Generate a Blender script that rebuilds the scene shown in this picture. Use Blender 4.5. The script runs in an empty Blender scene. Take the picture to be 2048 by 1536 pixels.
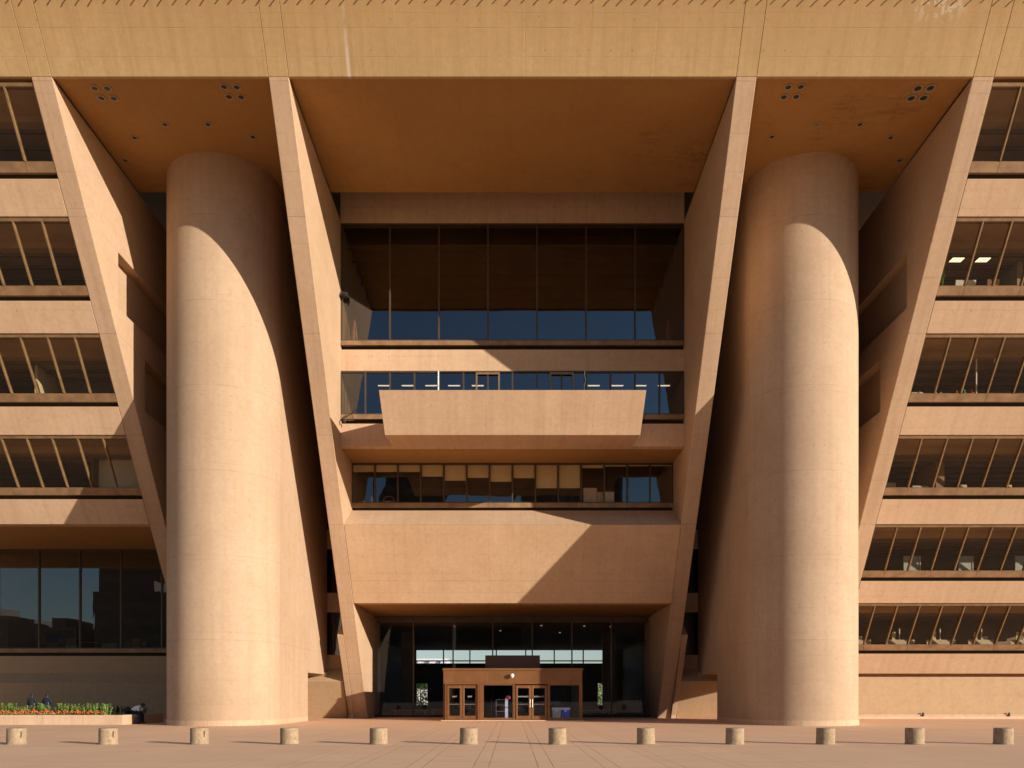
import bpy, bmesh, math, random
from mathutils import Vector, Matrix
random.seed(7)
R = math.radians
SC = bpy.context.scene
COL = SC.collection

# ---------------------------------------------------------------- materials
def newmat(name):
    m = bpy.data.materials.new(name); m.use_nodes = True
    nt = m.node_tree
    b = nt.nodes['Principled BSDF']
    return m, nt, b

class NT:
    """tiny helper around a node tree"""
    def __init__(s, nt): s.nt = nt
    def n(s, t, **kw):
        x = s.nt.nodes.new(t)
        for k, v in kw.items(): setattr(x, k, v)
        return x
    def l(s, a, b): s.nt.links.new(a, b)
    def val(s, v, sock):
        if hasattr(v, 'node'): s.l(v, sock)
        else: sock.default_value = v
    def math(s, op, a, b=0.0, c=0.0, clamp=False):
        x = s.n('ShaderNodeMath', operation=op); x.use_clamp = clamp
        s.val(a, x.inputs[0]); s.val(b, x.inputs[1]); s.val(c, x.inputs[2])
        return x.outputs[0]
    def noise(s, vec, scale, detail=3.0, rough=0.55, dist=0.0):
        x = s.n('ShaderNodeTexNoise'); s.l(vec, x.inputs['Vector'])
        x.inputs['Scale'].default_value = scale; x.inputs['Detail'].default_value = detail
        x.inputs['Roughness'].default_value = rough; x.inputs['Distortion'].default_value = dist
        return x.outputs['Fac']
    def mapping(s, vec, sc=(1, 1, 1), loc=(0, 0, 0)):
        x = s.n('ShaderNodeMapping'); s.l(vec, x.inputs[0])
        x.inputs['Scale'].default_value = sc; x.inputs['Location'].default_value = loc
        return x.outputs[0]
    def ramp(s, f, p0, p1, a=0.0, b=1.0):
        x = s.n('ShaderNodeMapRange'); s.l(f, x.inputs[0]); x.clamp = True
        x.inputs[1].default_value = p0; x.inputs[2].default_value = p1
        x.inputs[3].default_value = a; x.inputs[4].default_value = b
        return x.outputs[0]
    def mix(s, f, a, b, mode='MIX'):
        x = s.n('ShaderNodeMix', data_type='RGBA', blend_type=mode)
        s.val(f, x.inputs[0])
        for v, k in ((a, 6), (b, 7)):
            if hasattr(v, 'node'): s.l(v, x.inputs[k])
            else: x.inputs[k].default_value = (*v, 1) if len(v) == 3 else v
        return x.outputs[2]
    def line(s, coord, pitch, off, width):
        """1 on thin lines at coord = off + k*pitch"""
        a = s.math('SUBTRACT', coord, off)
        a = s.math('DIVIDE', a, pitch)
        f = s.math('FRACT', a)
        f = s.math('SUBTRACT', f, 0.5); f = s.math('ABSOLUTE', f)     # 0.5 at the line
        return s.ramp(f, 0.5 - width / pitch, 0.5 - width / pitch * 0.35)

def concrete(name, col=(0.47, 0.315, 0.195), zoff=7.28, zpitch=4.3, jw=0.022, jstr=0.35, xgrid=None,
             streak=0.5, blotch=0.5, ties=True, birds=False, bump=0.3, stains=0.0, sy=0.0, pour=0.25, fb=1.22, arc=False):
    m, nt, b = newmat(name); N = NT(nt)
    tc = N.n('ShaderNodeTexCoord').outputs['Object']
    sep = N.n('ShaderNodeSeparateXYZ'); N.l(tc, sep.inputs[0])
    X, Y, Z = sep.outputs
    big = N.noise(tc, 0.22, 4, 0.6)
    med = N.noise(tc, 1.6, 5, 0.65)
    fine = N.noise(tc, 22, 3, 0.6)
    st = N.noise(N.mapping(tc, (2.6, max(2.6*sy, .08), 0.10)), 1.0, 4, 0.6)
    st2 = N.noise(N.mapping(tc, (9.0, max(9.0*sy, .12), 0.22)), 1.0, 3, 0.6)
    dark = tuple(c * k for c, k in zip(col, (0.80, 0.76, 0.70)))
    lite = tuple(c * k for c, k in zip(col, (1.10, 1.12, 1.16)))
    c = N.mix(N.ramp(big, 0.32, 0.68), dark, lite)
    c = N.mix(blotch, c, N.mix(N.ramp(med, 0.3, 0.7), col, lite))
    c = N.mix(N.math('MULTIPLY', N.ramp(st, 0.46, 0.74), streak), c, tuple(q * k for q, k in zip(col, (0.66, 0.60, 0.50))))
    c = N.mix(N.math('MULTIPLY', N.ramp(st2, 0.56, 0.80), streak * 0.6), c, tuple(q * k for q, k in zip(col, (1.2, 1.22, 1.22))))
    # mottled fine grain
    c = N.mix(N.ramp(fine, 0.30, 0.72, 0.0, 0.22), c, tuple(q * 0.62 for q in col))
    hj = N.line(Z, zpitch, zoff, jw)
    br = N.ramp(N.noise(tc, 0.9, 2), 0.35, 0.6)
    hj = N.math('MULTIPLY', hj, N.math('MULTIPLY_ADD', br, 0.7, 0.3))
    marks = hj
    big2 = N.noise(tc, 0.55, 6, 0.7, 0.8)
    c = N.mix(N.ramp(big2, 0.52, 0.72, 0, 0.30), c, tuple(q * k for q, k in zip(col, (0.74, 0.68, 0.62))))
    mot = N.noise(tc, 4.5, 5, 0.75)
    c = N.mix(N.ramp(mot, 0.50, 0.74, 0, 0.34), c, tuple(q * k for q, k in zip(col, (0.66, 0.60, 0.54))))
    c = N.mix(N.ramp(mot, 0.48, 0.30, 0, 0.22), c, tuple(min(1, q * 1.25) for q in col))
    # every pour has its own tone
    pz_ = N.math('FLOOR', N.math('DIVIDE', N.math('SUBTRACT', Z, zoff), zpitch))
    px_ = N.math('FLOOR', N.math('DIVIDE', X, 5.7))
    cv = N.n('ShaderNodeCombineXYZ'); N.l(pz_, cv.inputs[2]); N.l(px_, cv.inputs[0])
    wn = N.n('ShaderNodeTexWhiteNoise', noise_dimensions='3D'); N.l(cv.outputs[0], wn.inputs['Vector'])
    c = N.mix(N.math('MULTIPLY', wn.outputs['Value'], pour), c, tuple(q * k for q, k in zip(col, (0.80, 0.78, 0.76))))
    # faint form-board lines in between
    fl = N.math('MULTIPLY', N.line(Z, fb, zoff + 0.4, 0.016), N.ramp(N.noise(tc, 0.5, 3), 0.38, 0.62, 0.08, 0.75))
    marks = N.math('MAXIMUM', marks, fl)
    if xgrid:
        vj = N.math('MULTIPLY', N.line(X, xgrid[0], xgrid[1], 0.018), N.ramp(N.noise(tc, 0.35, 2), 0.38, 0.6, 0.15, 0.8))
        marks = N.math('MAXIMUM', marks, vj)
    c = N.mix(N.math('MULTIPLY', marks, jstr), c, tuple(q * 0.35 for q in col))
    if ties:
        # tie holes in a loose grid
        if arc:
            ax = N.math('SUBTRACT', N.math('ABSOLUTE', X), 15.5); ay = N.math('SUBTRACT', Y, 44.75)
            U = N.math('MULTIPLY', N.math('ARCTAN2', ax, ay), 2.96)
        else: U = N.math('ADD', X, N.math('MULTIPLY', Y, sy))
        fu = N.math('ABSOLUTE', N.math('SUBTRACT', N.math('FRACT', N.math('DIVIDE', U, 0.95)), 0.5))
        fv = N.math('ABSOLUTE', N.math('SUBTRACT', N.math('FRACT', N.math('DIVIDE', Z, 0.86)), 0.5))
        dd = N.math('SQRT', N.math('ADD', N.math('POWER', N.math('MULTIPLY', fu, 0.95), 2), N.math('POWER', N.math('MULTIPLY', fv, 0.86), 2)))
        th = N.math('MULTIPLY', N.ramp(dd, 0.025, 0.05, 1, 0), N.ramp(N.noise(tc, 0.6, 2), 0.38, 0.66))
        c = N.mix(N.math('MULTIPLY', th, 0.55), c, tuple(q * 0.4 for q in col))
        # bug holes scattered
        vo = N.n('ShaderNodeTexVoronoi', feature='F1'); N.l(tc, vo.inputs['Vector'])
        vo.inputs['Scale'].default_value = 1.05; vo.inputs['Randomness'].default_value = 0.55
        d = N.ramp(vo.outputs['Distance'], 0.018, 0.042, 1, 0)
        c = N.mix(N.math('MULTIPLY', d, 0.65), c, tuple(q * 0.3 for q in col))
    if stains:
        sn = N.noise(N.mapping(tc, (0.35, 0.9, 1.0)), 1.0, 6, 0.72, 1.2)
        sn = N.math('ABSOLUTE', N.math('SUBTRACT', sn, 0.5))
        vein = N.math('MULTIPLY', N.ramp(sn, 0.0, 0.03, 1, 0), N.ramp(N.noise(tc, 0.28, 2), 0.5, 0.62))
        side = N.ramp(X, 2.0, 12.0)
        c = N.mix(N.math('MULTIPLY', N.math('MULTIPLY', vein, side), stains), c, tuple(q * 0.35 for q in col))
    if birds:
        # chalky droppings below the parapet brackets, over one stretch of the band
        wx = N.math('SUBTRACT', X, 18.2); wx = N.math('ABSOLUTE', wx)
        w1 = N.ramp(wx, 0.5, 1.3, 1, 0)
        w2 = N.ramp(Z, 30.45, 30.95)
        sp = N.ramp(N.noise(N.mapping(tc, (5, 5, 1.4)), 1.0, 4, 0.7), 0.50, 0.56)
        k = N.math('MULTIPLY', N.math('MULTIPLY', w1, w2), sp)
        c = N.mix(N.math('MULTIPLY', k, 0.7), c, (0.75, 0.74, 0.7))
        # a few long pale runs
        run = N.ramp(N.math('ABSOLUTE', N.math('ADD', X, 7.22)), 0.05, 0.10, 1, 0)
        c = N.mix(N.math('MULTIPLY', N.math('MULTIPLY', run, N.ramp(N.noise(tc, 0.8, 2), 0.40, 0.55)), 0.5), c, (0.62, 0.55, 0.50))
        # browner and darker towards the top of the band, unevenly
        zgrad = N.math('ADD', Z, N.math('MULTIPLY', N.math('SUBTRACT', N.noise(N.mapping(tc, (1.2, .1, .1)), 1.0, 5, .7), .5), 1.6))
        c = N.mix(N.ramp(zgrad, 29.3, 31.2, 0, .55), c, (0.36, 0.205, 0.085))
    N.l(c, b.inputs['Base Color'])
    b.inputs['Roughness'].default_value = 0.86
    b.inputs['Specular IOR Level'].default_value = 0.25
    h = N.math('MULTIPLY_ADD', fine, 0.4, N.math('MULTIPLY', med, 1.2))
    h = N.math('SUBTRACT', h, N.math('MULTIPLY', marks, 0.8))
    bp = N.n('ShaderNodeBump'); bp.inputs['Strength'].default_value = bump; bp.inputs['Distance'].default_value = 0.02
    N.l(h, bp.inputs['Height']); N.l(bp.outputs[0], b.inputs['Normal'])
    return m

def plain(name, col, rough=0.6, metal=0.0, var=0.12, scale=4.0, emit=None, spec=0.5):
    m, nt, b = newmat(name); N = NT(nt)
    tc = N.n('ShaderNodeTexCoord').outputs['Object']
    f = N.noise(tc, scale, 4, 0.6)
    c = N.mix(N.ramp(f, 0.3, 0.7), tuple(q * (1 - var) for q in col), tuple(min(1, q * (1 + var)) for q in col))
    N.l(c, b.inputs['Base Color'])
    b.inputs['Roughness'].default_value = rough; b.inputs['Metallic'].default_value = metal
    b.inputs['Specular IOR Level'].default_value = spec
    if emit:
        b.inputs['Emission Color'].default_value = (*emit[0], 1); b.inputs['Emission Strength'].default_value = emit[1]
    return m

def glass(name, tint=(0.45, 0.40, 0.32), ior=2.1, wob=0.0):
    m = bpy.data.materials.new(name); m.use_nodes = True
    nt = m.node_tree; nt.nodes.clear(); N = NT(nt)
    out = N.n('ShaderNodeOutputMaterial')
    tr = N.n('ShaderNodeBsdfTransparent'); tr.inputs[0].default_value = (*tint, 1)
    gl = N.n('ShaderNodeBsdfGlossy'); gl.inputs['Roughness'].default_value = 0.006
    gl.inputs['Color'].default_value = (0.80, 0.89, 1, 1)
    fr = N.n('ShaderNodeFresnel')
    bf = N.n('ShaderNodeNewGeometry').outputs['Backfacing']
    N.l(N.math('MULTIPLY_ADD', bf, 1.0/ior - ior, ior), fr.inputs['IOR'])     # same mirror strength from both sides
    if wob:
        tc = N.n('ShaderNodeTexCoord').outputs['Object']
        bp = N.n('ShaderNodeBump'); bp.inputs['Strength'].default_value = wob; bp.inputs['Distance'].default_value = 0.01
        N.l(N.noise(tc, 0.7, 2), bp.inputs['Height'])
        N.l(bp.outputs[0], gl.inputs['Normal'])
    mx = N.n('ShaderNodeMixShader')
    N.l(fr.outputs[0], mx.inputs[0]); N.l(tr.outputs[0], mx.inputs[1]); N.l(gl.outputs[0], mx.inputs[2])
    N.l(mx.outputs[0], out.inputs[0])
    return m

M = {}
CC = (0.51, 0.345, 0.225)
M['conc'] = concrete('concrete_fin', CC)
M['band'] = concrete('concrete_band', (0.475, 0.315, 0.152), zoff=30.3, zpitch=9.0, xgrid=(2.85, 0.55), streak=0.55, birds=True, jstr=0.25)
M['span'] = concrete('concrete_spandrel', (0.57, 0.385, 0.25), zoff=100, zpitch=400, xgrid=(2.84, 1.4), streak=0.35, ties=True)
M['wall'] = concrete('concrete_wall', (0.58, 0.385, 0.235), zoff=8.56, zpitch=30, xgrid=(2.84, 1.42), streak=0.2, pour=0.1, fb=1.05)
M['tower'] = concrete('concrete_tower', (0.46, 0.318, 0.212), zoff=4.36, zpitch=4.3, jw=0.022, jstr=0.32, streak=0.3, sy=1.0, arc=True, pour=0.22)
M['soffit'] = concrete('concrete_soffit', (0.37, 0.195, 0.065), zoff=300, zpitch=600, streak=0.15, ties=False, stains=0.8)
M['base'] = concrete('concrete_base', (0.43, 0.285, 0.165), zoff=100, zpitch=400, streak=0.12, ties=False, blotch=0.9, pour=0.0)
M['foot'] = plain('pinkish_footing', (0.60, 0.39, 0.26), .8)
M['plinth'] = concrete('concrete_plinth', (0.56, 0.39, 0.26), zoff=100, zpitch=400, xgrid=(1.2, 0.2), jstr=0.6, ties=False)
M['frame'] = plain('bronze_frame', (0.235, 0.145, 0.07), 0.48, 0.25, 0.25, 2.5)
M['framed'] = plain('dark_bronze_frame', (0.085, 0.055, 0.032), 0.45, 0.3, 0.2, 3)
M['sill'] = plain('bronze_sill', (0.26, 0.15, 0.078), 0.55, 0.2, 0.3, 1.6)
M['reveal'] = plain('dark_reveal', (0.035, 0.022, 0.013), 0.9, 0, 0.1)  # near-black: shade of the gaps put into the colour; serves small dark parts too
M['glass'] = glass('bronze_glass', wob=0.05)
M['glasso'] = glass('office_glass', (0.76, 0.68, 0.56), 1.45, wob=0.0)
M['glassb'] = glass('clear_bronze_glass', (0.80, 0.74, 0.64), 1.85, wob=0.05)
M['glassc'] = glass('lobby_glass', (0.88, 0.90, 1.0), 1.5, wob=0.04)
M['void'] = plain('dark_void', (0.03, 0.02, 0.014), 0.95)
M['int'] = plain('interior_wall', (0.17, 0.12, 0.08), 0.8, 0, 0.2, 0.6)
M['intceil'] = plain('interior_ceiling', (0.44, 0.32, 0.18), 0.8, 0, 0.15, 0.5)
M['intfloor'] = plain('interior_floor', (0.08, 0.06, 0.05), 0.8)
M['intlight'] = plain('interior_partition', (0.62, 0.58, 0.50), 0.7, 0, 0.05)
M['blind'] = plain('roller_blind', (0.82, 0.74, 0.55), 0.8, 0, 0.06, 1.0)
M['bronze'] = plain('vestibule_bronze', (0.24, 0.105, 0.04), 0.38, 0.45, 0.16, 1.5)
M['bronzed'] = plain('vestibule_dark', (0.10, 0.045, 0.025), 0.45, 0.2, 0.15, 1.5)
M['steel'] = plain('steel', (0.62, 0.56, 0.48), 0.3, 0.9)
M['black'] = plain('black_paint', (0.02, 0.02, 0.02), 0.5)
M['white'] = plain('white_paint', (0.78, 0.77, 0.74), 0.5, 0, 0.04)
M['lampon'] = plain('lit_lamp', (0.9, 0.8, 0.6), 0.5, emit=((1.0, 0.78, 0.45), 2.2))
M['lampwhite'] = plain('lit_tube', (0.9, 0.9, 0.9), 0.5, emit=((1.0, 0.9, 0.75), 1.5))
M['lampdim'] = plain('dim_lamp', (0.5, 0.45, 0.4), 0.5, emit=((1.0, 0.8, 0.6), 0.35))
M['ring'] = plain('lamp_ring', (0.30, 0.22, 0.14), 0.6)
M['joint'] = plain('joint_filler', (0.26, 0.17, 0.09), 0.9)
M['letter'] = plain('pale_lettering', (0.55, 0.52, 0.46), 0.6)

# ---------------------------------------------------------------- mesh helpers
class MB:
    def __init__(s): s.bm = bmesh.new()
    def box(s, x0, x1, y0, y1, z0, z1):
        v = [s.bm.verts.new(p) for p in ((x0,y0,z0),(x1,y0,z0),(x1,y1,z0),(x0,y1,z0),(x0,y0,z1),(x1,y0,z1),(x1,y1,z1),(x0,y1,z1))]
        for f in ((0,3,2,1),(4,5,6,7),(0,1,5,4),(1,2,6,5),(2,3,7,6),(3,0,4,7)): s.bm.faces.new([v[i] for i in f])
        return s
    def prism(s, poly, x0, x1):
        """poly = [(y, z)...] extruded along X"""
        a = [s.bm.verts.new((x0, y, z)) for y, z in poly]; b = [s.bm.verts.new((x1, y, z)) for y, z in poly]
        n = len(poly); s.bm.faces.new(a); s.bm.faces.new(b[::-1])
        for i in range(n): s.bm.faces.new((a[i], b[i], b[(i+1) % n], a[(i+1) % n]))
        return s
    def column(s, poly, z0, z1):
        """poly = [(x, y)...] extruded along Z"""
        a = [s.bm.verts.new((x, y, z0)) for x, y in poly]; b = [s.bm.verts.new((x, y, z1)) for x, y in poly]
        n = len(poly); s.bm.faces.new(a); s.bm.faces.new(b[::-1])
        for i in range(n): s.bm.faces.new((a[i], b[i], b[(i+1) % n], a[(i+1) % n]))
        return s
    def hexa(s, lo, hi):
        """two 4-point rings"""
        v = [s.bm.verts.new(p) for p in lo + hi]
        for f in ((0,3,2,1),(4,5,6,7),(0,1,5,4),(1,2,6,5),(2,3,7,6),(3,0,4,7)): s.bm.faces.new([v[i] for i in f])
        return s
    def bar(s, p, q, w, d=None, seg=4):
        p, q = Vector(p), Vector(q); d = d or w
        t = (q - p).normalized(); up = Vector((0, 0, 1)) if abs(t.z) < 0.9 else Vector((1, 0, 0))
        a = t.cross(up).normalized(); b = t.cross(a).normalized()
        rings = []
        for c in (p, q):
            if seg == 4: rings.append([s.bm.verts.new(c + a * sx * w / 2 + b * sy * d / 2) for sx, sy in ((-1,-1),(1,-1),(1,1),(-1,1))])
            else: rings.append([s.bm.verts.new(c + a * math.cos(2*math.pi*i/seg) * w / 2 + b * math.sin(2*math.pi*i/seg) * d / 2) for i in range(seg)])
        s.bm.faces.new(rings[0]); s.bm.faces.new(rings[1][::-1])
        for i in range(seg): s.bm.faces.new((rings[0][i], rings[1][i], rings[1][(i+1) % seg], rings[0][(i+1) % seg]))
        return s
    def lathe(s, prof, cx=0, cy=0, seg=20, cap=True):
        """prof = [(r, z)...]"""
        rings = [[s.bm.verts.new((cx + r * math.cos(2*math.pi*i/seg), cy + r * math.sin(2*math.pi*i/seg), z)) for i in range(seg)] for r, z in prof]
        for a, b in zip(rings, rings[1:]):
            for i in range(seg): s.bm.faces.new((a[i], a[(i+1) % seg], b[(i+1) % seg], b[i]))
        if cap:
            s.bm.faces.new(rings[0][::-1]); s.bm.faces.new(rings[-1])
        return s
    def ball(s, c, r, sub=1):
        rr = (r, r, r) if not hasattr(r, '__len__') else r
        bmesh.ops.create_icosphere(s.bm, subdivisions=sub, radius=1.0, matrix=Matrix.Translation(c) @ Matrix.Diagonal((*rr, 1)))
        return s
    def quad(s, pts):
        s.bm.faces.new([s.bm.verts.new(p) for p in pts]); return s
    def build(s, name, mat, parent=None, bevel=0.0, smooth=False, recalc=True):
        if recalc: bmesh.ops.recalc_face_normals(s.bm, faces=s.bm.faces)
        me = bpy.data.meshes.new(name); s.bm.to_mesh(me); s.bm.free()
        me.materials.append(mat)
        o = bpy.data.objects.new(name, me); COL.objects.link(o)
        if smooth:
            for p in me.polygons: p.use_smooth = True
        if parent is not None: attach(o, parent)
        if bevel:
            md = o.modifiers.new('bevel', 'BEVEL'); md.width = bevel; md.segments = 2; md.limit_method = 'ANGLE'; md.angle_limit = R(40)
        return o

def world_loc(o):
    v = Vector((0, 0, 0))
    while o is not None: v += o.location; o = o.parent
    return v
def attach(o, parent):
    """parent keeping the mesh coordinates in world space (only un-rotated parents)"""
    o.parent = parent; o.location = -world_loc(parent)
def tag(o, label=None, cat=None, group=None, kind=None):
    for k, v in (('label', label), ('category', cat), ('group', group), ('kind', kind)):
        if v: o[k] = v
    return o
def empty(name, loc, label=None, cat=None, group=None):
    o = bpy.data.objects.new(name, None); COL.objects.link(o); o.location = loc; o.empty_display_size = 0.3
    return tag(o, label, cat, group)
def local(mb, name, mat, parent, **kw):
    """part whose mesh is already in the parent's own coordinates"""
    o = mb.build(name, mat, None, **kw); o.parent = parent; return o
def copy_tree(o, parent=None):
    c = o.copy(); COL.objects.link(c); c.parent = parent
    for ch in list(o.children): copy_tree(ch, c)
    return c
def cut(o, boxes):
    """boolean-subtract boxes from object o's mesh"""
    mb = MB()
    for b in boxes: mb.box(*b)
    c = mb.build('cutter', M['void'], None)
    c.location = o.location
    md = o.modifiers.new('cut', 'BOOLEAN'); md.operation = 'DIFFERENCE'; md.object = c; md.solver = 'EXACT'
    # o's mesh is in world coordinates; give the cutter the same frame
    c.parent = o.parent
    bpy.context.view_layer.update()
    dg = bpy.context.evaluated_depsgraph_get()
    me = bpy.data.meshes.new_from_object(o.evaluated_get(dg))
    o.modifiers.clear(); o.data = me
    bpy.data.objects.remove(c)
    return o

# ---------------------------------------------------------------- camera, sky, sun
CAMZ = 1.52
cam = bpy.data.cameras.new('camera'); co = bpy.data.objects.new('camera', cam); COL.objects.link(co)
co.location = (0, 0, CAMZ); co.rotation_euler = (R(90), 0, 0)
cam.sensor_width = 36; cam.lens = 36 * 1655 / 2048.0
cam.shift_x = -1.0 / 2048; cam.shift_y = (1392 - 768) / 2048.0
cam.clip_end = 4000; cam.clip_start = 0.1
SC.camera = co
SX, SY, SZ = 1.47, -1.0, 0.365           # towards the sun
el = math.atan2(SZ, math.hypot(SX, SY)); az = math.atan2(SX, SY)
w = bpy.data.worlds.new('World'); SC.world = w; w.use_nodes = True
bg = w.node_tree.nodes['Background']
sky = w.node_tree.nodes.new('ShaderNodeTexSky'); sky.sky_type = 'NISHITA'; sky.sun_disc = False
sky.sun_elevation = el; sky.sun_rotation = az; sky.air_density = 1.0; sky.dust_density = 0.25; sky.ozone_density = 2.2
w.node_tree.links.new(sky.outputs[0], bg.inputs[0]); bg.inputs[1].default_value = 0.10
sun = bpy.data.lights.new('sun', 'SUN'); so = bpy.data.objects.new('sun', sun); COL.objects.link(so)
sun.energy = 5.0; sun.angle = R(0.5); sun.color = (1.0, 0.91, 0.77)
so.rotation_euler = Vector((SX, SY, SZ)).to_track_quat('Z', 'Y').to_euler()
SC.view_settings.view_transform = 'Standard'; SC.view_settings.look = 'None'; SC.view_settings.gamma = 1
SC.view_settings.exposure = 0.48
SC.render.engine = 'CYCLES'
SC.cycles.use_denoising = True
SC.cycles.max_bounces = 9; SC.cycles.diffuse_bounces = 5; SC.cycles.glossy_bounces = 3; SC.cycles.transparent_max_bounces = 12
SC.cycles.caustics_reflective = False; SC.cycles.caustics_refractive = False
SC.cycles.sample_clamp_indirect = 6

# ---------------------------------------------------------------- geometry constants
def FY(z): return 56.55 - 0.69 * z            # the leaning front plane
def ZT(k): return 7.28 + 4.3 * k              # window-head levels
LIP = 28.91; TOP = 32.4
FI0, FI1 = 9.9, 10.8                          # inner fins
FO0, FO1 = 20.38, 21.3                        # outer fins
END = 41.0
YB = 62.0

hall = empty('city_hall', (0, 57, 0), 'huge buff concrete building leaning over the plaza with angled fins and dark window bands', 'building')
def hp(mb, name, mat, **kw): return mb.build(name, mat, hall, **kw)

# ---- fins
for sgn in (-1, 1):
    for a, b, rec in ((FI0, FI1, False), (FO0, FO1, True)):
        x0, x1 = sorted((sgn * a, sgn * b))
        poly = [(FY(0), 0), (FY(LIP), LIP), (YB, LIP), (YB, 0)]
        o = MB().prism(poly, x0, x1).build('fin', M['conc'], hall)
        if rec:
            bx = []
            for zl, ys in ((21.6, 42.8), (17.3, 45.9), (13.0, 48.9), (8.7, 51.8)):
                xa, xb = sorted((sgn * (a - 0.3), sgn * (a + 0.55)))
                bx.append((xa, xb, ys, 55.8, zl, zl + 2.85))
            cut(o, bx)
        md = o.modifiers.new('bevel', 'BEVEL'); md.width = 0.03; md.segments = 2; md.limit_method = 'ANGLE'
# thicker foot against the inner fins, and low walls running to the stair towers
for sgn in (-1, 1):
    x0, x1 = sorted((sgn * (FI1 + 0.003), sgn * (FI1 + 0.39)))
    hp(MB().prism([(FY(0)-.004, 0), (FY(5.41)-.004, 5.41), (56.0, 7.2), (56.4, 0)], x0, x1), 'fin_foot', M['conc'], bevel=0.02)
    x0, x1 = sorted((sgn * (FI1 + 0.395), sgn * 19.0))
    hp(MB().prism([(FY(0)+.02, 0), (FY(2.5)+.02, 2.5), (56.0, 3.35), (57.5, 3.35), (57.5, 0)], x0, x1), 'low_wall', M['base'], bevel=0.02)
    x0, x1 = sorted((sgn * 12.4, sgn * 19.0))
    hp(MB().prism([(FY(2.5)+.6, 2.55), (FY(3.04)+.6, 3.08), (57.4, 3.4), (57.4, 2.9)], x0, x1), 'wall_cap', M['base'])
    # kerb strip along the wall foot
    x0, x1 = sorted((sgn * (FI1 - 0.9), sgn * 19.0))

# ---- roof band (joints at the fins)
xs = [-END-.9, -END, -FO1, -FO0, -FI1, -FI0, FI0, FI1, FO0, FO1, END, END+.9]
for a, b in zip(xs, xs[1:]):
    g = 0.008
    hp(MB().prism([(FY(LIP)-.004, LIP+.006), (FY(TOP), TOP), (FY(TOP)+.2, TOP), (FY(LIP)+.15, LIP+.006)], a+g, b-g), 'parapet_band', M['band'], bevel=0.012)
hp(MB().prism([(FY(LIP)+.05, LIP+.14), (FY(TOP)+.05, TOP-.05), (FY(TOP)+.7, TOP-.05), (FY(LIP)+.7, LIP+.14)], -END-.8, END+.8), 'joint_backing', M['joint'])
hp(MB().box(-END-.9, END+.9, FY(TOP)+.65, 98, TOP-.6, TOP-.1), 'roof', M['int'])
# brackets in a row near the top of the band
zb = 31.14
for i in range(-42, 43):
    x = i * 0.592 + 0.1 + random.uniform(-.03, .03)
    y = FY(zb)
    mb = MB(); k = random.uniform(-.04, .05)
    p = [(x+.03, y+.02, zb+.06), (x+.02, y-.06, zb+.0), (x+.0, y-.09, zb-.07+k*.4), (x-.02, y-.09, zb-.13+k)]
    for q, r in zip(p, p[1:]): mb.bar(q, r, 0.05, 0.05, 6)
    hp(mb, 'parapet_bracket', M['reveal'])

# ---- soffits under the roof band
for a, b in ((-FO0, -FI1), (-FI0, FI0), (FI1, FO0)):
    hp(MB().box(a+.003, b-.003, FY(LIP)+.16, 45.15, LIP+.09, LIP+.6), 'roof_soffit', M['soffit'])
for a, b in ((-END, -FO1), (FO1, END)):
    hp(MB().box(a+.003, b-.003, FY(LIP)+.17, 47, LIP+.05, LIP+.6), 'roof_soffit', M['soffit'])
# ---- recessed downlights
def downlight(x, y, r, name='downlight', lens='black'):
    t = MB().lathe([(r, LIP+.089), (r, LIP+.055), (r*.66, LIP+.055), (r*.6, LIP+.0885)], x, y, 20, cap=False)
    o = hp(t, name, M['ring'])
    local_l = MB().lathe([(r*.62, LIP+.088), (r*.62, LIP+.07), (r*.3, LIP+.066)], x, y, 16)
    l = local_l.build('lens', M[lens], o); l.location = (0, 0, 0)
    return o
for sgn in (-1, 1):
    for (cx, cy) in ((18.6, 37.7), (12.72, 37.62)):
        for dx, dy in ((-.28,-.3), (.28,-.32), (-.28,.32), (.28,.3)):
            downlight(sgn*(cx+dx), cy+dy, 0.2 if not (sgn > 0 and cx > 15) else 0.24)
    for (x, y) in ((18.6, 40.7), (16.7, 39.76), (14.63, 39.76), (12.75, 40.65), (19.85, 42.44)):
        downlight(sgn*x, y, 0.17, lens='sill' if (sgn > 0 and abs(x-14.63) < .1) else 'black')

# ---- stair towers
TCX, TCY, TR = 15.5, 44.75, 2.96
for sgn in (-1, 1):
    poly = []
    for i in range(0, 97):
        a = math.pi + math.pi * i / 96
        poly.append((sgn * (TCX + TR * math.cos(a)), TCY + TR * math.sin(a)))
    poly += [(sgn*(TCX+TR), 56.0), (sgn*(TCX-TR), 56.0)]
    o = MB().column(poly, 0.0, LIP+.3).build('stair_tower', M['tower'], hall)
    xa, xb = sorted((sgn * (TCX - TR - .5), sgn * (TCX + TR + .5)))
    cut(o, [(xa, xb, 50.7, 56.5, -1, 2.96)])
    bm_ = bmesh.new(); bm_.from_mesh(o.data)
    for f_ in bm_.faces: f_.smooth = True
    for e_ in bm_.edges:
        if len(e_.link_faces) == 2 and e_.calc_face_angle(0) > R(20): e_.smooth = False
    bm_.to_mesh(o.data); bm_.free()
    pp = []
    for i in range(0, 49):
        a = math.pi + math.pi * i / 48
        pp.append((sgn * (TCX + (TR+.035) * math.cos(a)), TCY + (TR+.035) * math.sin(a)))
    pp += [(sgn*(TCX+TR+.035), 50.6), (sgn*(TCX-TR-.035), 50.6)]
    hp(MB().column(pp, 0.0, 0.27), 'tower_plinth', M['plinth'])

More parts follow.
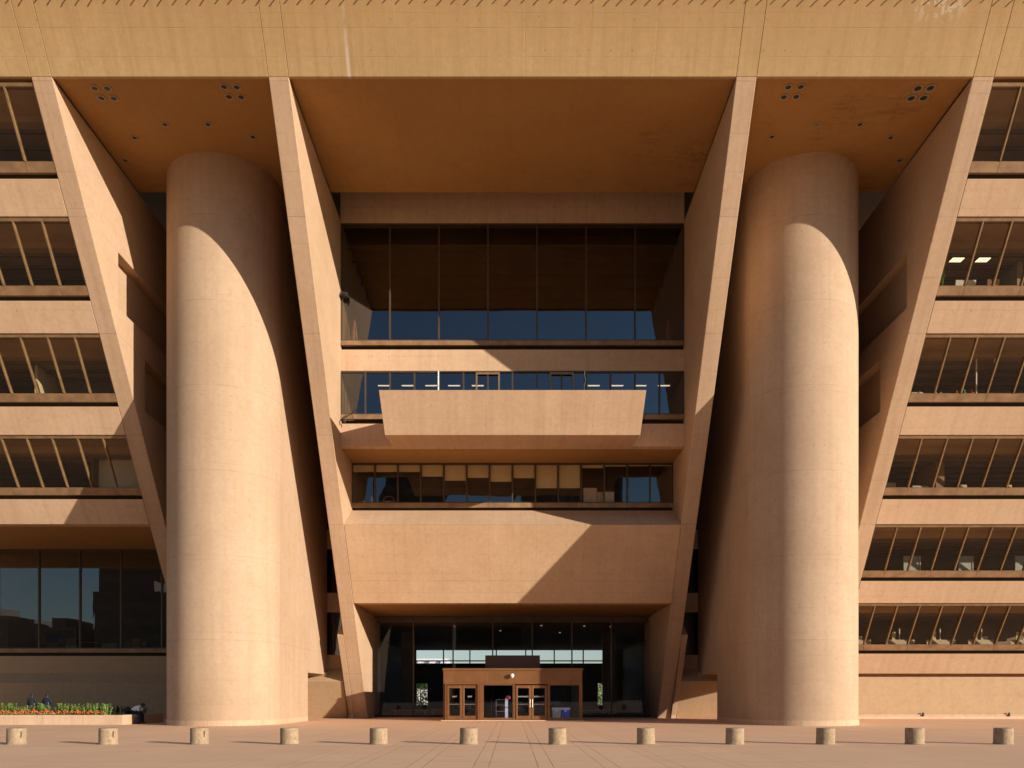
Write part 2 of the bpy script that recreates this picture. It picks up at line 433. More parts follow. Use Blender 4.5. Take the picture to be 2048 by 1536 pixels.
# ---- window helpers -------------------------------------------------------
def vwindow(x0, x1, y, zt, zb, n, sill_b, mat='glass', fw=0.07, fmat='framed', skip=(), doors=()):
    """vertical glazed strip: glass with frame, mullions and sill"""
    gm = MB(); wr = random.Random(int(abs(y*10) + zt*7 + abs(x0)*3)); j = lambda: y + .06 + wr.uniform(-.006, .006)
    for i in range(n):
        a, b = x0 + (x1-x0)*i/n, x0 + (x1-x0)*(i+1)/n
        gm.quad([(a, j(), zb), (b, j(), zb), (b, j(), zt), (a, j(), zt)])
    g = hp(gm, 'window', M[mat], recalc=False)
    f = MB(); f.box(x0, x1, y-.02, y+.14, zt-.09, zt)
    f.box(x0, x1, y-.03, y+.14, zb-.02, zb+.05)
    for i in range(n + 1):
        x = x0 + (x1 - x0) * i / n
        xa, xb = max(x0, x - fw/2), min(x1, x + fw/2)
        if xb - xa < fw * .6: xb = xa + fw * .6 if xa <= x0 else xb; xa = xa if xa <= x0 else xb - fw * .6
        f.box(xa, xb, y-.045, y+.12, zb+.05, zt-.09)
    o = f.build('frame', M[fmat], g); o.location = (0, 0, 0)
    if sill_b is not None:
        s = MB()
        n2 = max(1, n // (2 if (x1-x0)/n < 2 else 1))
        for i in range(n2):
            xa = x0 + (x1-x0)*i/n2; xb = x0 + (x1-x0)*(i+1)/n2
            s.box(xa+.006, xb-.006, y-.08, y+.1, sill_b, zb-.02)
        o = s.build('sill', M['sill'], g); o.location = (0, 0, 0)
    return g

def iwindow(x0, x1, k, off):
    """leaning glazed strip of floor k between the fins"""
    zt = ZT(k) - .02; zb = ZT(k) - 2.47; D = .07
    def P(x, z, d=0): return (x, FY(z) + d, z)
    g = hp(MB().quad([P(x0, zb, D+.08), P(x1, zb, D+.08), P(x1, zt, D+.08), P(x0, zt, D+.08)]), 'window', M['glasso'], recalc=False)
    f = MB()
    def slab(xa, xb, za, zc, d0, d1): f.hexa([P(xa, za, d0), P(xb, za, d0), P(xb, za, d1), P(xa, za, d1)], [P(xa, zc, d0), P(xb, zc, d0), P(xb, zc, d1), P(xa, zc, d1)])
    slab(x0, x1, zt-.11, zt, D-.03, D+.2)
    slab(x0, x1, zb, zb+.04, D-.02, D+.2)
    x = off; m = 1 if x1 > 0 else -1
    while x0 - .01 < x < x1 + .01:
        slab(x-.035, x+.035, zb+.04, zt-.11, D-.06, D+.17); x += 1.405 * m
    edge = x0 if m > 0 else x1
    slab(min(edge, edge+m*.05), max(edge, edge+m*.05), zb+.04, zt-.11, D-.01, D+.18)
    o = f.build('frame', M['frame'], g); o.location = (0, 0, 0)
    s = MB(); x = off; xs_ = [edge]; cnt = 0
    while x0 < x < x1:
        if cnt % 2 == 0: xs_.append(x)
        cnt += 1; x += 1.405 * m
    xs_.append(x1 if m > 0 else x0); xs_.sort()
    for a, b in zip(xs_, xs_[1:]):
        s.hexa([P(a+.008, zb-.34, D-.05), P(b-.008, zb-.34, D-.05), P(b-.008, zb-.34, D+.1), P(a+.008, zb-.34, D+.1)],
               [P(a+.008, zb-.002, D-.05), P(b-.008, zb-.002, D-.05), P(b-.008, zb-.002, D+.1), P(a+.008, zb-.002, D+.1)])
    o = s.build('sill', M['sill'], g); o.location = (0, 0, 0)
    # dark reveal and small weep pins
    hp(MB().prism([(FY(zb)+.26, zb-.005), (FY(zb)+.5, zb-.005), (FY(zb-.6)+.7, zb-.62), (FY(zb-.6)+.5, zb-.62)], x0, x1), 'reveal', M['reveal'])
    return g

def spandrel(x0, x1, zt, zb, mat='span'):
    return hp(MB().prism([(FY(zb), zb), (FY(zt), zt), (FY(zt)+.75, zt), (FY(zb)+.75, zb)], x0+.012, x1-.012), 'spandrel', M[mat], bevel=0.015)

# ---- office bays left and right
for sgn in (-1, 1):
    x0, x1 = sorted((sgn * FO1, sgn * END))
    ks = range(0, 6) if sgn > 0 else range(2, 6)
    for k in ks:
        iwindow(x0, x1, k, sgn * (FO1 + 1.34))
        spandrel(x0, x1, ZT(k) - 3.02, ZT(k) - 4.28)
        # room behind: ceiling, floor, back wall
        hp(MB().prism([(FY(ZT(k))+.35, ZT(k)+.0), (FY(ZT(k))+2.1, ZT(k)+.0), (FY(ZT(k))+2.1, ZT(k)-.35), (FY(ZT(k))+9, ZT(k)-.35), (FY(ZT(k))+9, ZT(k)+.5), (FY(ZT(k))+.35, ZT(k)+.5)], x0, x1), 'room_ceiling', M['intceil'])
        hp(MB().box(x0, x1, FY(ZT(k)-3)+.76, FY(ZT(k))+9, ZT(k)-3.75, ZT(k)-3.65), 'room_floor', M['intfloor'])
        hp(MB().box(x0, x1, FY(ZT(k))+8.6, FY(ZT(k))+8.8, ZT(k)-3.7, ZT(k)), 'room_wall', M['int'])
        for j in range(5):
            beam = MB().box(x0, x1, FY(ZT(k))+2.6+1.2*j, FY(ZT(k))+2.75+1.2*j, ZT(k)-.5, ZT(k)-.345)
            hp(beam, 'ceiling_beam', M['int'])
# floor above the top office row
# ---- right bay below the offices
hp(MB().box(FO1, END, FY(3.0)+.02, 62.3, 3.215, 3.5), 'undercroft_soffit', M['soffit'])
hp(MB().box(18.6, END, 55.25, 56.0, 2.9, 3.21), 'base_wall', M['base'])
hp(MB().prism([(54.93, 2.66), (55.2, 2.895), (56.0, 2.895), (56.0, 2.66)], 18.6, END), 'wall_ledge', M['span'], bevel=.01)
hp(MB().box(18.6, END, 54.95, 56.0, 0, 2.655), 'base_wall', M['base'])
hp(MB().box(18.6, END, 54.86, 54.945, 0.16, 0.3), 'wall_kerb', M['plinth'])
hp(MB().box(18.6, END, 54.80, 54.945, 0.004, 0.157), 'wall_footing', M['foot'])
for x in (27.2, 32.9): hp(MB().box(x-.05, x+.05, 54.78, 54.86, 0.17, 0.42), 'drain_spout', M['reveal'])
hp(MB().box(10.9, FO1, 61.0, 62.5, 0, 4.3), 'back_block', M['int'])

# ---- left bay: tall reading-room glazing
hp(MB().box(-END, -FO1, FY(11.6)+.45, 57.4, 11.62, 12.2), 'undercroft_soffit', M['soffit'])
vwindow(-END, -FO1, 56.9, 11.6, 4.79, 7, 4.5, fw=.1)
hp(MB().box(-END, -FO1, 57.15, 57.4, 4.2, 4.5), 'reveal', M['reveal'])
hp(MB().box(-END-.9, -FO1, 56.9, 57.5, 3.07, 4.27), 'window_wall', M['base'])
hp(MB().prism([(56.3, 2.42), (56.895, 3.07), (57.4, 3.07), (57.4, 2.42)], -END-.9, -FO1), 'wall_ledge', M['base'], bevel=.01)
hp(MB().box(-END-.9, -FO1, 56.32, 57.4, 0, 2.418), 'base_wall', M['base'])
hp(MB().box(-END, -FO1, 66, 66.2, 3, 12), 'room_wall', M['int'])
hp(MB().box(-END, -FO1, 57.4, 66, 3.9, 4.1), 'room_floor', M['intfloor'])
hp(MB().box(-END, -FO1, 57.5, 66, 11.55, 11.75), 'room_ceiling', M['intceil'])

# ---- centre bay
def cx(y): return 9.895
# fascia under the roof, tall window, spandrel, balcony window, fascia
DW = 47.7
hp(MB().box(-FI0, FI0, DW-.05, DW+.5, 28.76, TOP-.65), 'fascia', M['span'])
vwindow(-cx(0), cx(0), DW, 28.76, 22.0, 7, 21.72, fw=.09)
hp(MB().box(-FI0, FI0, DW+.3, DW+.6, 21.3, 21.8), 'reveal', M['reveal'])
hp(MB().box(-FI0, FI0, DW-.04, DW+.5, 20.25, 21.47), 'spandrel', M['span'])
vwindow(-cx(0), cx(0), DW, 20.25, 17.75, 14, 17.47, fw=.08)
hp(MB().box(-FI0, FI0, DW+.3, DW+.6, 17.0, 17.5), 'reveal', M['reveal'])
hp(MB().box(-FI0, FI0, DW-.04, DW+.5, 15.9, 17.2), 'fascia', M['span'])
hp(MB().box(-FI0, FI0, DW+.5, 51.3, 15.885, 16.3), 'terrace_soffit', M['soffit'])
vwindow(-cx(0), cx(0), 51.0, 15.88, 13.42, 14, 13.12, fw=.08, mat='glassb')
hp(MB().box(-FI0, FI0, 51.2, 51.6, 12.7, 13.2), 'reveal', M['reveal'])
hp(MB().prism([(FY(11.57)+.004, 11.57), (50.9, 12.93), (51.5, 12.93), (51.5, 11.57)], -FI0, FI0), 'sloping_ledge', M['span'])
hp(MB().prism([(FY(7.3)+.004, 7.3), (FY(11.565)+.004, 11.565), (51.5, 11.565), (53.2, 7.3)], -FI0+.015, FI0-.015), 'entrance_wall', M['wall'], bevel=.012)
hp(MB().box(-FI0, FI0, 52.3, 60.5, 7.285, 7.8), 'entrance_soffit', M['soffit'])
# interiors behind the centre windows
hp(MB().box(-FI0, FI0, DW+.7, 59, 20.3, 21.4), 'room_floor', M['intfloor'])
hp(MB().box(-FI0, FI0, DW+.6, 59, 28.9, 29.2), 'room_ceiling', M['int'])
for j in range(6):
    hp(MB().box(-FI0, FI0, DW+1.6+1.6*j, DW+1.9+1.6*j, 28.3, 28.9), 'ceiling_beam', M['int'])
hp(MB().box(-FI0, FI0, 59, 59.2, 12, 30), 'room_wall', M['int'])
hp(MB().box(-FI0, FI0, DW+.7, 59, 20.2, 20.29), 'room_ceiling', M['int'])
hp(MB().box(-FI0, FI0, 51.7, 59, 16.3, 17.1), 'room_floor', M['intfloor'])
hp(MB().box(-FI0, FI0, 51.6, 59, 12.2, 12.9), 'room_floor', M['intfloor'])

# ---- back walls behind the stair towers
for sgn in (-1, 1):
    x0, x1 = sorted((sgn * FI1, sgn * FO0))
    for k in range(0, 6):
        zt = 11.5 + 4.3 * (k - 1)
        if zt > 3: hp(MB().box(x0, x1, 56.1, 56.6, zt, zt + 1.3), 'spandrel', M['span'])
        g = hp(MB().quad([(x0, 56.3, zt-3), (x1, 56.3, zt-3), (x1, 56.3, zt), (x0, 56.3, zt)]), 'window', M['glass'])
        f = MB().box(x0, x1, 56.2, 56.28, zt-3, zt-2.92)
        for i in range(1, 7): f.box(x0+i*1.37-.03, x0+i*1.37+.03, 56.2, 56.28, zt-2.9, zt)
        o = f.build('frame', M['framed'], g); o.location = (0, 0, 0)
    hp(MB().box(x0, x1, 56.1, 56.6, 2.0, 4.3), 'spandrel', M['base'])
    hp(MB().box(x0, x1, 60, 60.2, 3, 31), 'room_wall', M['int'])

# ---- balcony of the council floor
def balcony():
    zt, zb = 17.42, 15.5
    yt, yb = 43.0, 44.33
    xt, xb = 6.95, 6.84
    t = .3
    bm = MB()
    # front slab (leaning), two cheeks, floor
    bm.hexa([(-xb, yb, zb), (xb, yb, zb), (xb, yb+t, zb), (-xb, yb+t, zb)], [(-xt, yt, zt), (xt, yt, zt), (xt, yt+t, zt), (-xt, yt+t, zt)])
    for s in (-1, 1):
        a, b, c, d = (s*xb, s*(xb-t), s*xt, s*(xt-t))
        xa = sorted((a, b)); xc = sorted((c, d))
        bm.hexa([(xa[0], yb+t, zb), (xa[1], yb+t, zb), (xa[1], DW-.05, zb+.35), (xa[0], DW-.05, zb+.35)],
                [(xc[0], yt+t, zt), (xc[1], yt+t, zt), (xc[1], DW-.05, zt-.0), (xc[0], DW-.05, zt-.0)])
    bm.hexa([(-xb+t, yb+t, zb+.005), (xb-t, yb+t, zb+.005), (xb-t, DW-.05, zb+.355), (-xb+t, DW-.05, zb+.355)],
            [(-xb+t, yb+t, zb+.35), (xb-t, yb+t, zb+.35), (xb-t, DW-.05, zb+.7), (-xb+t, DW-.05, zb+.7)])
    return hp(bm, 'balcony', M['span'], bevel=.015)
balcony()
# balcony door frames
for xd in (-1.42, 2.83):
    f = MB(); y = DW - .09
    f.box(xd-.69, xd-.60, y, y+.07, 17.8, 20.15); f.box(xd+.60, xd+.69, y, y+.07, 17.8, 20.15); f.box(xd-.60, xd+.60, y, y+.07, 20.03, 20.15)
    hp(f, 'balcony_door', M['frame'])
# conduit pipes on the balcony window
for xp, wob in ((-4.27, .0), (4.15, .06)):
    mb = MB(); pts = [(xp, DW-.12, 20.2), (xp, DW-.12, 19.9), (xp+wob, DW-.12, 19.7), (xp-wob*.5, DW-.12, 19.3), (xp-wob, DW-.12, 17.8)]
    for p, q in zip(pts, pts[1:]): mb.bar(p, q, .05 if wob else .09, None, 8)
    hp(mb, 'conduit', M['white'], smooth=True)
hp(MB().bar((-4.27, DW-.1, 20.2), (4.1, DW-.1, 20.22), .03, None, 6), 'conduit', M['frame'])

# lamp arm on the left jamb beside the balcony
hp(MB().bar((-9.85, 47.4, 17.3), (-8.5, 46.9, 17.95), .05, None, 6).bar((-9.2, 47.15, 17.62), (-9.0, 47.1, 17.2), .04, None, 6).lathe([(.04, 17.1), (.11, 17.16), (.11, 17.3), (.04, 17.36)], -9.6, 47.2, 10), 'lamp_arm', M['reveal'])
hp(MB().box(-9.85, -9.45, 47.3, 47.6, 24.4, 24.62).bar((-9.6, 47.3, 24.5), (-9.6, 47.0, 24.42), .1, None, 8), 'security_camera', M['black'])
# ---- roller blinds in the third-floor window
drops = [.42, .42, .42, .70, .95, .78, 1.02, .80, 1.42, 1.42, .18, .08, .06, .06]
bw = 2 * cx(0) / 14
for i, d in enumerate(drops):
    x = -cx(0) + bw * i
    hp(MB().box(x+.06, x+bw-.06, 51.12, 51.135, 15.78-d, 15.78), 'roller_blind', M['blind'])

# ---- entrance: glazing, lobby
YE = 59.5
vwindow(-9.97, 9.97, YE, 7.28, 0.12, 7, None, mat='glassc', fw=.09)
hp(MB().box(-9.97, -4.4, YE-.05, YE+.15, 0.004, .115), 'entrance_kerb', M['reveal'])
hp(MB().box(4.4, 9.97, YE-.05, YE+.15, 0.004, .115), 'entrance_kerb', M['reveal'])
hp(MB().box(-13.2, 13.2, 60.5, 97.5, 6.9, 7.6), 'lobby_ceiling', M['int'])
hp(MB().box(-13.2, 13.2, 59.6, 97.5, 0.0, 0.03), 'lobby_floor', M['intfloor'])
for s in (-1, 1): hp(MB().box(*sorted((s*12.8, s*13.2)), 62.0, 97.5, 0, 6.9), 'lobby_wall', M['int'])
for s in (-1, 1): hp(MB().box(*sorted((s*10.8, s*13.2)), 61.6, 62.0, 0, 7.6), 'lobby_return', M['int'])
# rear wall of the lobby with its window strip and two low openings
yr = 97.0; zs0, zs1 = 5.35, 7.45
rw = MB()
rw.box(-13.2, 13.2, yr, yr+.4, 0, .45)
for a, b in ((-13.2, -11.3), (-9.95, 10.0), (11.35, 13.2)): rw.box(a, b, yr, yr+.4, .45, 2.98)
rw.box(-13.2, 13.2, yr, yr+.4, 2.98, zs0)
rw.box(-13.2, -11.3, yr, yr+.4, zs0, zs1); rw.box(11.35, 13.2, yr, yr+.4, zs0, zs1)
rw.box(-13.2, 13.2, yr, yr+.4, zs1, 9)
hp(rw, 'rear_wall', M['int'])
rear = hp(MB().quad([(-11.3, yr+.2, zs0), (11.35, yr+.2, zs0), (11.35, yr+.2, zs1), (-11.3, yr+.2, zs1)]), 'rear_window', M['glassc'])
f = MB()
for x in (-8.1, -5.0, -1.9, 1.55, 4.9, 8.3): f.box(x-.07, x+.07, yr+.05, yr+.18, zs0, zs1)
f.box(-11.3, 11.35, yr+.05, yr+.18, zs0+.22, zs0+.36)
o = f.build('frame', M['framed'], rear); o.location = (0, 0, 0)
# lobby ceiling lights
for x, y in ((-4.5, 63.5), (2.2, 63), (5.5, 63.4), (7.6, 64), (-1, 68), (4, 70)):
    hp(MB().lathe([(.07, 6.895), (.07, 6.86)], x, y, 12), 'lobby_downlight', M['lampdim'])
# concrete piers inside the lobby
for x in (-8.9, 8.2):
    hp(MB().box(x-.5, x+.5, 70, 71, .03, 6.9), 'lobby_pier', M['int'])

# ---- vestibule (bronze box in front of the glazing)
VY = 52.4
V = empty('entrance_vestibule', (0, VY, 0), 'bronze clad entrance vestibule with glass doors projecting from the lobby glazing', 'vestibule')
def vp(mb, name, mat, **kw): return mb.build(name, mat, V, **kw)
vx0, vx1, vz = -4.38, 4.42, 3.28
for a, b in ((vx0, -1.57), (-1.57, 1.12), (1.12, vx1)):
    vp(MB().box(a+.006, b-.006, VY, VY+.12, 2.27, 3.12), 'fascia_panel', M['bronze'], bevel=.006)
vp(MB().box(vx0-.04, vx1+.04, VY-.06, YE+1.6, 3.125, 3.28), 'cornice', M['bronze'], bevel=.01)
vp(MB().box(vx0, vx0+.1, VY+.125, YE+1.6, 0, 3.12), 'side_panel', M['bronze'])
vp(MB().box(vx1-.1, vx1, VY+.125, YE+1.6, 0, 3.12), 'side_panel', M['bronze'])
vp(MB().box(vx0+.1, vx1-.1, VY+.125, YE+1.6, 2.6, 2.7), 'inner_ceiling', M['int'])
vp(MB().box(-1.83, 1.84, 55.5, 57.5, 3.285, 4.25), 'roof_unit', M['bronzed'])
posts = [(vx0, vx0+.13), (-2.1, -1.87), (.05, .16), (2.22, 2.33), (vx1-.15, vx1)]
for a, b in posts: vp(MB().box(a, b, VY+.005, VY+.14, 0, 2.265), 'post', M['bronze'])
def panel(a, b, name='glass_panel'):
    g = vp(MB().quad([(a+.05, VY+.08, .14), (b-.05, VY+.08, .14), (b-.05, VY+.08, 2.22), (a+.05, VY+.08, 2.22)]), name, M['glassc'], recalc=False)
    f = MB(); f.box(a, b, VY+.02, VY+.12, 0.02, .14); f.box(a, a+.05, VY+.03, VY+.12, .14, 2.265); f.box(b-.05, b, VY+.03, VY+.12, .14, 2.265); f.box(a+.05, b-.05, VY+.03, VY+.12, 2.2, 2.265)
    o = f.build('frame', M['bronze'], g); o.location = (0, 0, 0)
panel(-1.87, .05); panel(2.33, vx1-.15)
def text(body, x, y, z, size, parent, mat='letter'):
    cu = bpy.data.curves.new('lettering', 'FONT'); cu.body = body; cu.size = size; cu.align_x = 'CENTER'; cu.extrude = .002
    t = bpy.data.objects.new('lettering', cu); COL.objects.link(t); t.rotation_euler = (R(90), 0, 0)
    bpy.context.view_layer.update()
    me = bpy.data.meshes.new_from_object(t.evaluated_get(bpy.context.evaluated_depsgraph_get()))
    bpy.data.objects.remove(t)
    me.transform(Matrix.Translation((x, y, z)) @ Matrix.Rotation(R(90), 4, 'X'))
    me.materials.clear(); me.materials.append(M[mat])
    o = bpy.data.objects.new('lettering', me); COL.objects.link(o); o.parent = parent; o.location = (0, 0, 0)
    return o
def door(a, b, word, hside=None, pull=False, dy=0.0):
    y = VY + .0 + dy
    d = MB(); st = .13
    d.box(a, a+st, y, y+.07, .02, 2.2); d.box(b-st, b, y, y+.07, .02, 2.2)
    d.box(a+st, b-st, y, y+.07, 2.02, 2.2); d.box(a+st, b-st, y, y+.07, .02, .27)
    o = vp(d, 'door', M['bronze'], bevel=.006)
    g = MB().quad([(a+st, y+.04, .27), (b-st, y+.04, .27), (b-st, y+.04, 2.02), (a+st, y+.04, 2.02)]).build('pane', M['glassc'], o, recalc=False); g.location = (0, 0, 0)
    h = MB().box(a+st, b-st, y+.05, y+.08, .98, 1.02)
    if pull:
        hx = b - .06 if hside > 0 else a + .06
        h.bar((hx, y-.07, .8), (hx, y-.07, 1.32), .035, None, 8); h.bar((hx, y-.07, .85), (hx, y, .85), .03, None, 6); h.bar((hx, y-.07, 1.27), (hx, y, 1.27), .03, None, 6)
    h = h.build('handle', M['steel'], o); h.location = (0, 0, 0)
    text(word, (a+b)/2, y+.036, 1.44, .125 if len(word) > 4 else .13, o)
# projecting surround of the exit pair
vp(MB().box(-4.25, -4.17, VY-.1, VY-.002, 0, 2.32).box(-2.2, -2.12, VY-.1, VY-.002, 0, 2.32).box(-4.17, -2.2, VY-.1, VY-.002, 2.25, 2.32), 'door_surround', M['bronze'])
door(-4.14, -3.2, 'EXIT', dy=.0); door(-3.17, -2.22, 'EXIT', dy=.0)
door(.2, 1.17, 'ENTRANCE', 1, True); door(1.2, 2.18, 'ENTRANCE', -1, True)
# security lamp on the fascia
l = vp(MB().lathe([(.05, 2.66), (.055, 2.70), (.12, 2.74), (.13, 2.82), (.1, 2.90), (.03, 2.94)], -.02, VY-.2, 16).bar((-.02, VY-.2, 2.8), (-.02, VY, 2.8), .06, None, 8), 'wall_lamp', M['white'], smooth=True)

V.scale = (.966, .966, .966); V.location = (0, 50.6, .05)
hp(MB().box(-4.35, 4.4, 50.35, YE-.2, .004, .048), 'threshold_slab', M['foot'])

# ---------------------------------------------------------------- things inside, seen through the glass
def thing(name, loc, label, cat, group=None): return empty(name, loc, label, cat, group)
def solid(name, mb, mat, label, cat, group=None, **kw):
    o = mb.build(name, mat, None, **kw); tag(o, label, cat, group); return o

def bin_(x, col, label, bagcol):
    t = thing('recycling_bin', (x*.932, 51.35, 0.05), label, 'bin')
    m = plain('bin_plastic', col, .5); mb_ = plain('bin_bag', bagcol, .3)
    local(MB().hexa([(-.24,-.24,0), (.24,-.24,0), (.24,.24,0), (-.24,.24,0)], [(-.27,-.27,.72), (.27,-.27,.72), (.27,.27,.72), (-.27,.27,.72)]), 'body', m, t, bevel=.02)
    local(MB().hexa([(-.285,-.285,.62), (.285,-.285,.62), (.285,.285,.62), (-.285,.285,.62)], [(-.28,-.28,.75), (.28,-.28,.75), (.28,.28,.75), (-.28,.28,.75)]).quad([(-.1,-.29,.62), (.1,-.29,.62), (.03,-.29,.48), (-.03,-.29,.48)]), 'bag_rim', mb_, t)
bin_(2.93, (.45, .48, .38), 'grey green bin behind the right glass panel of the vestibule', (.7, .7, .68))
bin_(3.52, (.03, .06, .5), 'blue bin behind the right glass panel of the vestibule', (.6, .65, .8))
t = thing('stanchion_sign', (-.37, 51.25, .05), 'white post sign with a red top behind the middle glass panel of the vestibule', 'sign')
local(MB().box(-.09, .09, -.03, .03, .05, 1.3).box(-.16, .16, -.12, .12, 0, .05), 'post', plain('grey_white_post', (.42, .43, .48), .6), t)
local(MB().ball((.1, 0, 1.36), (.17, .05, .14), 2), 'disc', plain('red_paint', (.16, .01, .015), .6), t)
t = thing('metal_rack', (-.72, 51.7, .05), 'thin metal display rack left of the white post inside the vestibule', 'rack')
fr = MB()
for x in (-.3, .3):
    for y in (-.2, .2): fr.bar((x, y, 0), (x, y, 1.25), .03)
for z in (.1, .5, .9, 1.23): fr.box(-.3, .3, -.2, .2, z, z+.02)
local(fr, 'frame', M['steel'], t)
# lobby benches
def bench(x, y, label):
    t = thing('lobby_bench', (x, y, .03), label, 'bench', 'wooden benches in the lobby')
    wd = plain('bench_wood', (.35, .15, .06), .45)
    local(MB().box(-1.3, 1.3, -.25, .25, .4, .46), 'seat', wd, t, bevel=.01)
    for sx in (-1.1, 1.1): local(MB().box(sx-.05, sx+.05, -.22, .22, 0, .4), 'leg', wd, t)
bench(-7.6, 61.5, 'long wooden bench behind the lobby glass left of the vestibule')
bench(-4.9, 62.3, 'wooden bench in the lobby just left of the bronze vestibule')
bench(6.4, 61.8, 'wooden bench behind the lobby glass right of the vestibule')
# person sitting far inside is too vague; a potted fern in the right corner of the lobby
leafm = {}
def leafmat(name, c, tr=.25):
    m, nt, b = newmat(name); N = NT(nt)
    oi = N.n('ShaderNodeTexCoord').outputs['Object']
    f = N.noise(oi, 9, 2)
    N.l(N.mix(N.ramp(f, .35, .65), tuple(q*.6 for q in c), tuple(min(1, q*1.5) for q in c)), b.inputs['Base Color'])
    b.inputs['Roughness'].default_value = .55
    try: b.inputs['Subsurface Weight'].default_value = 0
    except Exception: pass
    return m
LG = leafmat('leaf_green', (.07, .15, .03)); LD = leafmat('leaf_shaded', (.035, .075, .02)); LY = leafmat('leaf_bright', (.12, .22, .04))
FO = leafmat('orange_petal', (.55, .11, .015))
def blades(n, h, spread, wd, rnd, droop=.5):
    mb = MB()
    for _ in range(n):
        a = rnd.uniform(0, 2*math.pi); L = h * rnd.uniform(.6, 1.05); lean = rnd.uniform(.1, spread)
        bx, by = rnd.uniform(-.05, .05), rnd.uniform(-.05, .05)
        dx, dy = math.cos(a), math.sin(a); px, py = -dy*wd/2, dx*wd/2
        prev = None
        for j in range(4):
            u = j / 3; r = lean * u * u * (1 + droop*u); z = L * (u - droop*.25*u*u*lean/.5)
            q = (bx + dx*r, by + dy*r, z); ww = (1 - .85*u)
            cur = ((q[0]-px*ww, q[1]-py*ww, q[2]), (q[0]+px*ww, q[1]+py*ww, q[2]))
            if prev: mb.quad([prev[0], prev[1], cur[1], cur[0]])
            prev = cur
    return mb
def potted(x, y, z, h, label, pot=(.7, .7, .72), sp=.6):
    t = thing('potted_plant', (x, y, z), label, 'plant')
    local(MB().lathe([(.11, 0), (.15, .26), (.17, .27), (.16, .3), (.12, .29)], 0, 0, 14), 'pot', plain('pot_glaze', pot, .4), t)
    l = local(blades(26, h, sp, .07, random.Random(3)), 'leaves', LY, t, recalc=False); l.location = (0, 0, .27)
potted(9.2, 61.0, .03, 1.7, 'leafy dark plant in the right corner behind the lobby glass', (.1, .07, .05), .8)
# k=4 right bay: plant, papers, folder, ceiling lights
def zs(k): return ZT(k) - 2.47
def yi(k, back=.45): return FY(zs(k)) + back
potted(21.75, yi(4, .6), zs(4)-.05, 1.25, 'green potted plant in a white pot on the upper right window sill')
def card(x, k, w_, h_, mat, label, cat='board', name='paper_board', back=.4, lean=.12, zadd=0):
    z = zs(k) + .02 + zadd; y = yi(k, back)
    return solid(name, MB().hexa([(x, y, z), (x+w_, y, z), (x+w_, y+.02, z), (x, y+.02, z)], [(x, y-lean*h_, z+h_), (x+w_, y-lean*h_, z+h_), (x+w_, y-lean*h_+.02, z+h_), (x, y-lean*h_+.02, z+h_)]), mat, label, cat)
gl_ = plain('pale_card', (.66, .66, .68), .6); tan_ = plain('ochre_card', (.55, .35, .08), .7); brn = plain('brown_card', (.22, .12, .06), .7)
card(22.35, 4, .5, .46, gl_, 'left of two pale boards leaning in the upper right window beside the plant')
card(22.95, 4, .42, .46, M['white'], 'right of two pale boards leaning in the upper right window, whiter one')
card(23.95, 4, .3, .5, brn, 'brown folder standing in the upper right window', 'folder', 'folder')
card(24.3, 4, .25, .5, tan_, 'ochre folder standing in the upper right window beside the brown one', 'folder', 'folder')
def clight(x, y, z, w_, d_, label, group='ceiling lights in the offices'):
    t = thing('ceiling_light', (x, y, z), label, 'light', group)
    local(MB().box(-w_/2-.03, w_/2+.03, -d_/2-.03, d_/2+.03, -.01, .06), 'frame', M['frame'], t)
    local(MB().box(-w_/2, w_/2, -d_/2, d_/2, -.02, -.012), 'diffuser', M['lampon'], t)
clight(22.95, 42.7, ZT(4)-.42, .6, .5, 'lit ceiling panel glowing in the upper right offices, nearer the outer fin')
clight(24.3, 42.7, ZT(4)-.42, .6, .5, 'lit ceiling panel glowing in the upper right offices, farther from the outer fin')
card(-22.35, 5, .3, .17, gl_, 'small grey device on the top left window sill beside the outer fin', 'device', 'small_device')
# k=3 sill objects
def sillobj(x, k, mb, mat, name, label, cat, back=.3):
    o = mb.build(name, mat, None, smooth=False); o.location = (x, yi(k, back), zs(k)+.03); return tag(o, label, cat)
sillobj(21.75, 3, MB().lathe([(.16, 0), (.17, .1), (.02, .2)], .2, 0, 14).box(-.25, .12, -.05, .05, 0, .14), gl_, 'desk_fan', 'silver clock and box at the left end of the right fourth row window sill', 'clock')
for i, (x, c, s_, lb) in enumerate(((22.6, (.7,.66,.6), .05, 'small cream figurine, first from the mullion'), (22.85, (.75,.72,.7), .08, 'squat white cup between two small figurines'), (23.1, (.7,.6,.5), .09, 'pale figurine with a raised head beside the cup'),
        (23.95, (.6,.15,.06), .13, 'red and white figurine on the right fourth row sill'), (24.35, (.08,.3,.26), .16, 'tall teal figurine on the right fourth row sill'), (24.75, (.45,.04,.04), .18, 'dark red toy on the right fourth row sill beside the white post'))):
    sillobj(x, 3, MB().lathe([(s_*.7, 0), (s_*.8, s_*.6), (s_*.35, s_*1.1), (s_*.5, s_*1.5), (s_*.2, s_*2)], 0, 0, 10), plain('ornament_%d' % i, c, .4), 'figurine', lb, 'figurine')
# slim white window posts inside rows 3
for x, z0, z1 in ((25.2, 0, 2.2), (26.2, 1.5, 2.3)):
    hp(MB().box(x-.03, x+.03, yi(3, .6), yi(3, .66), zs(3)+z0, zs(3)+z1), 'partition_post', M['white'])
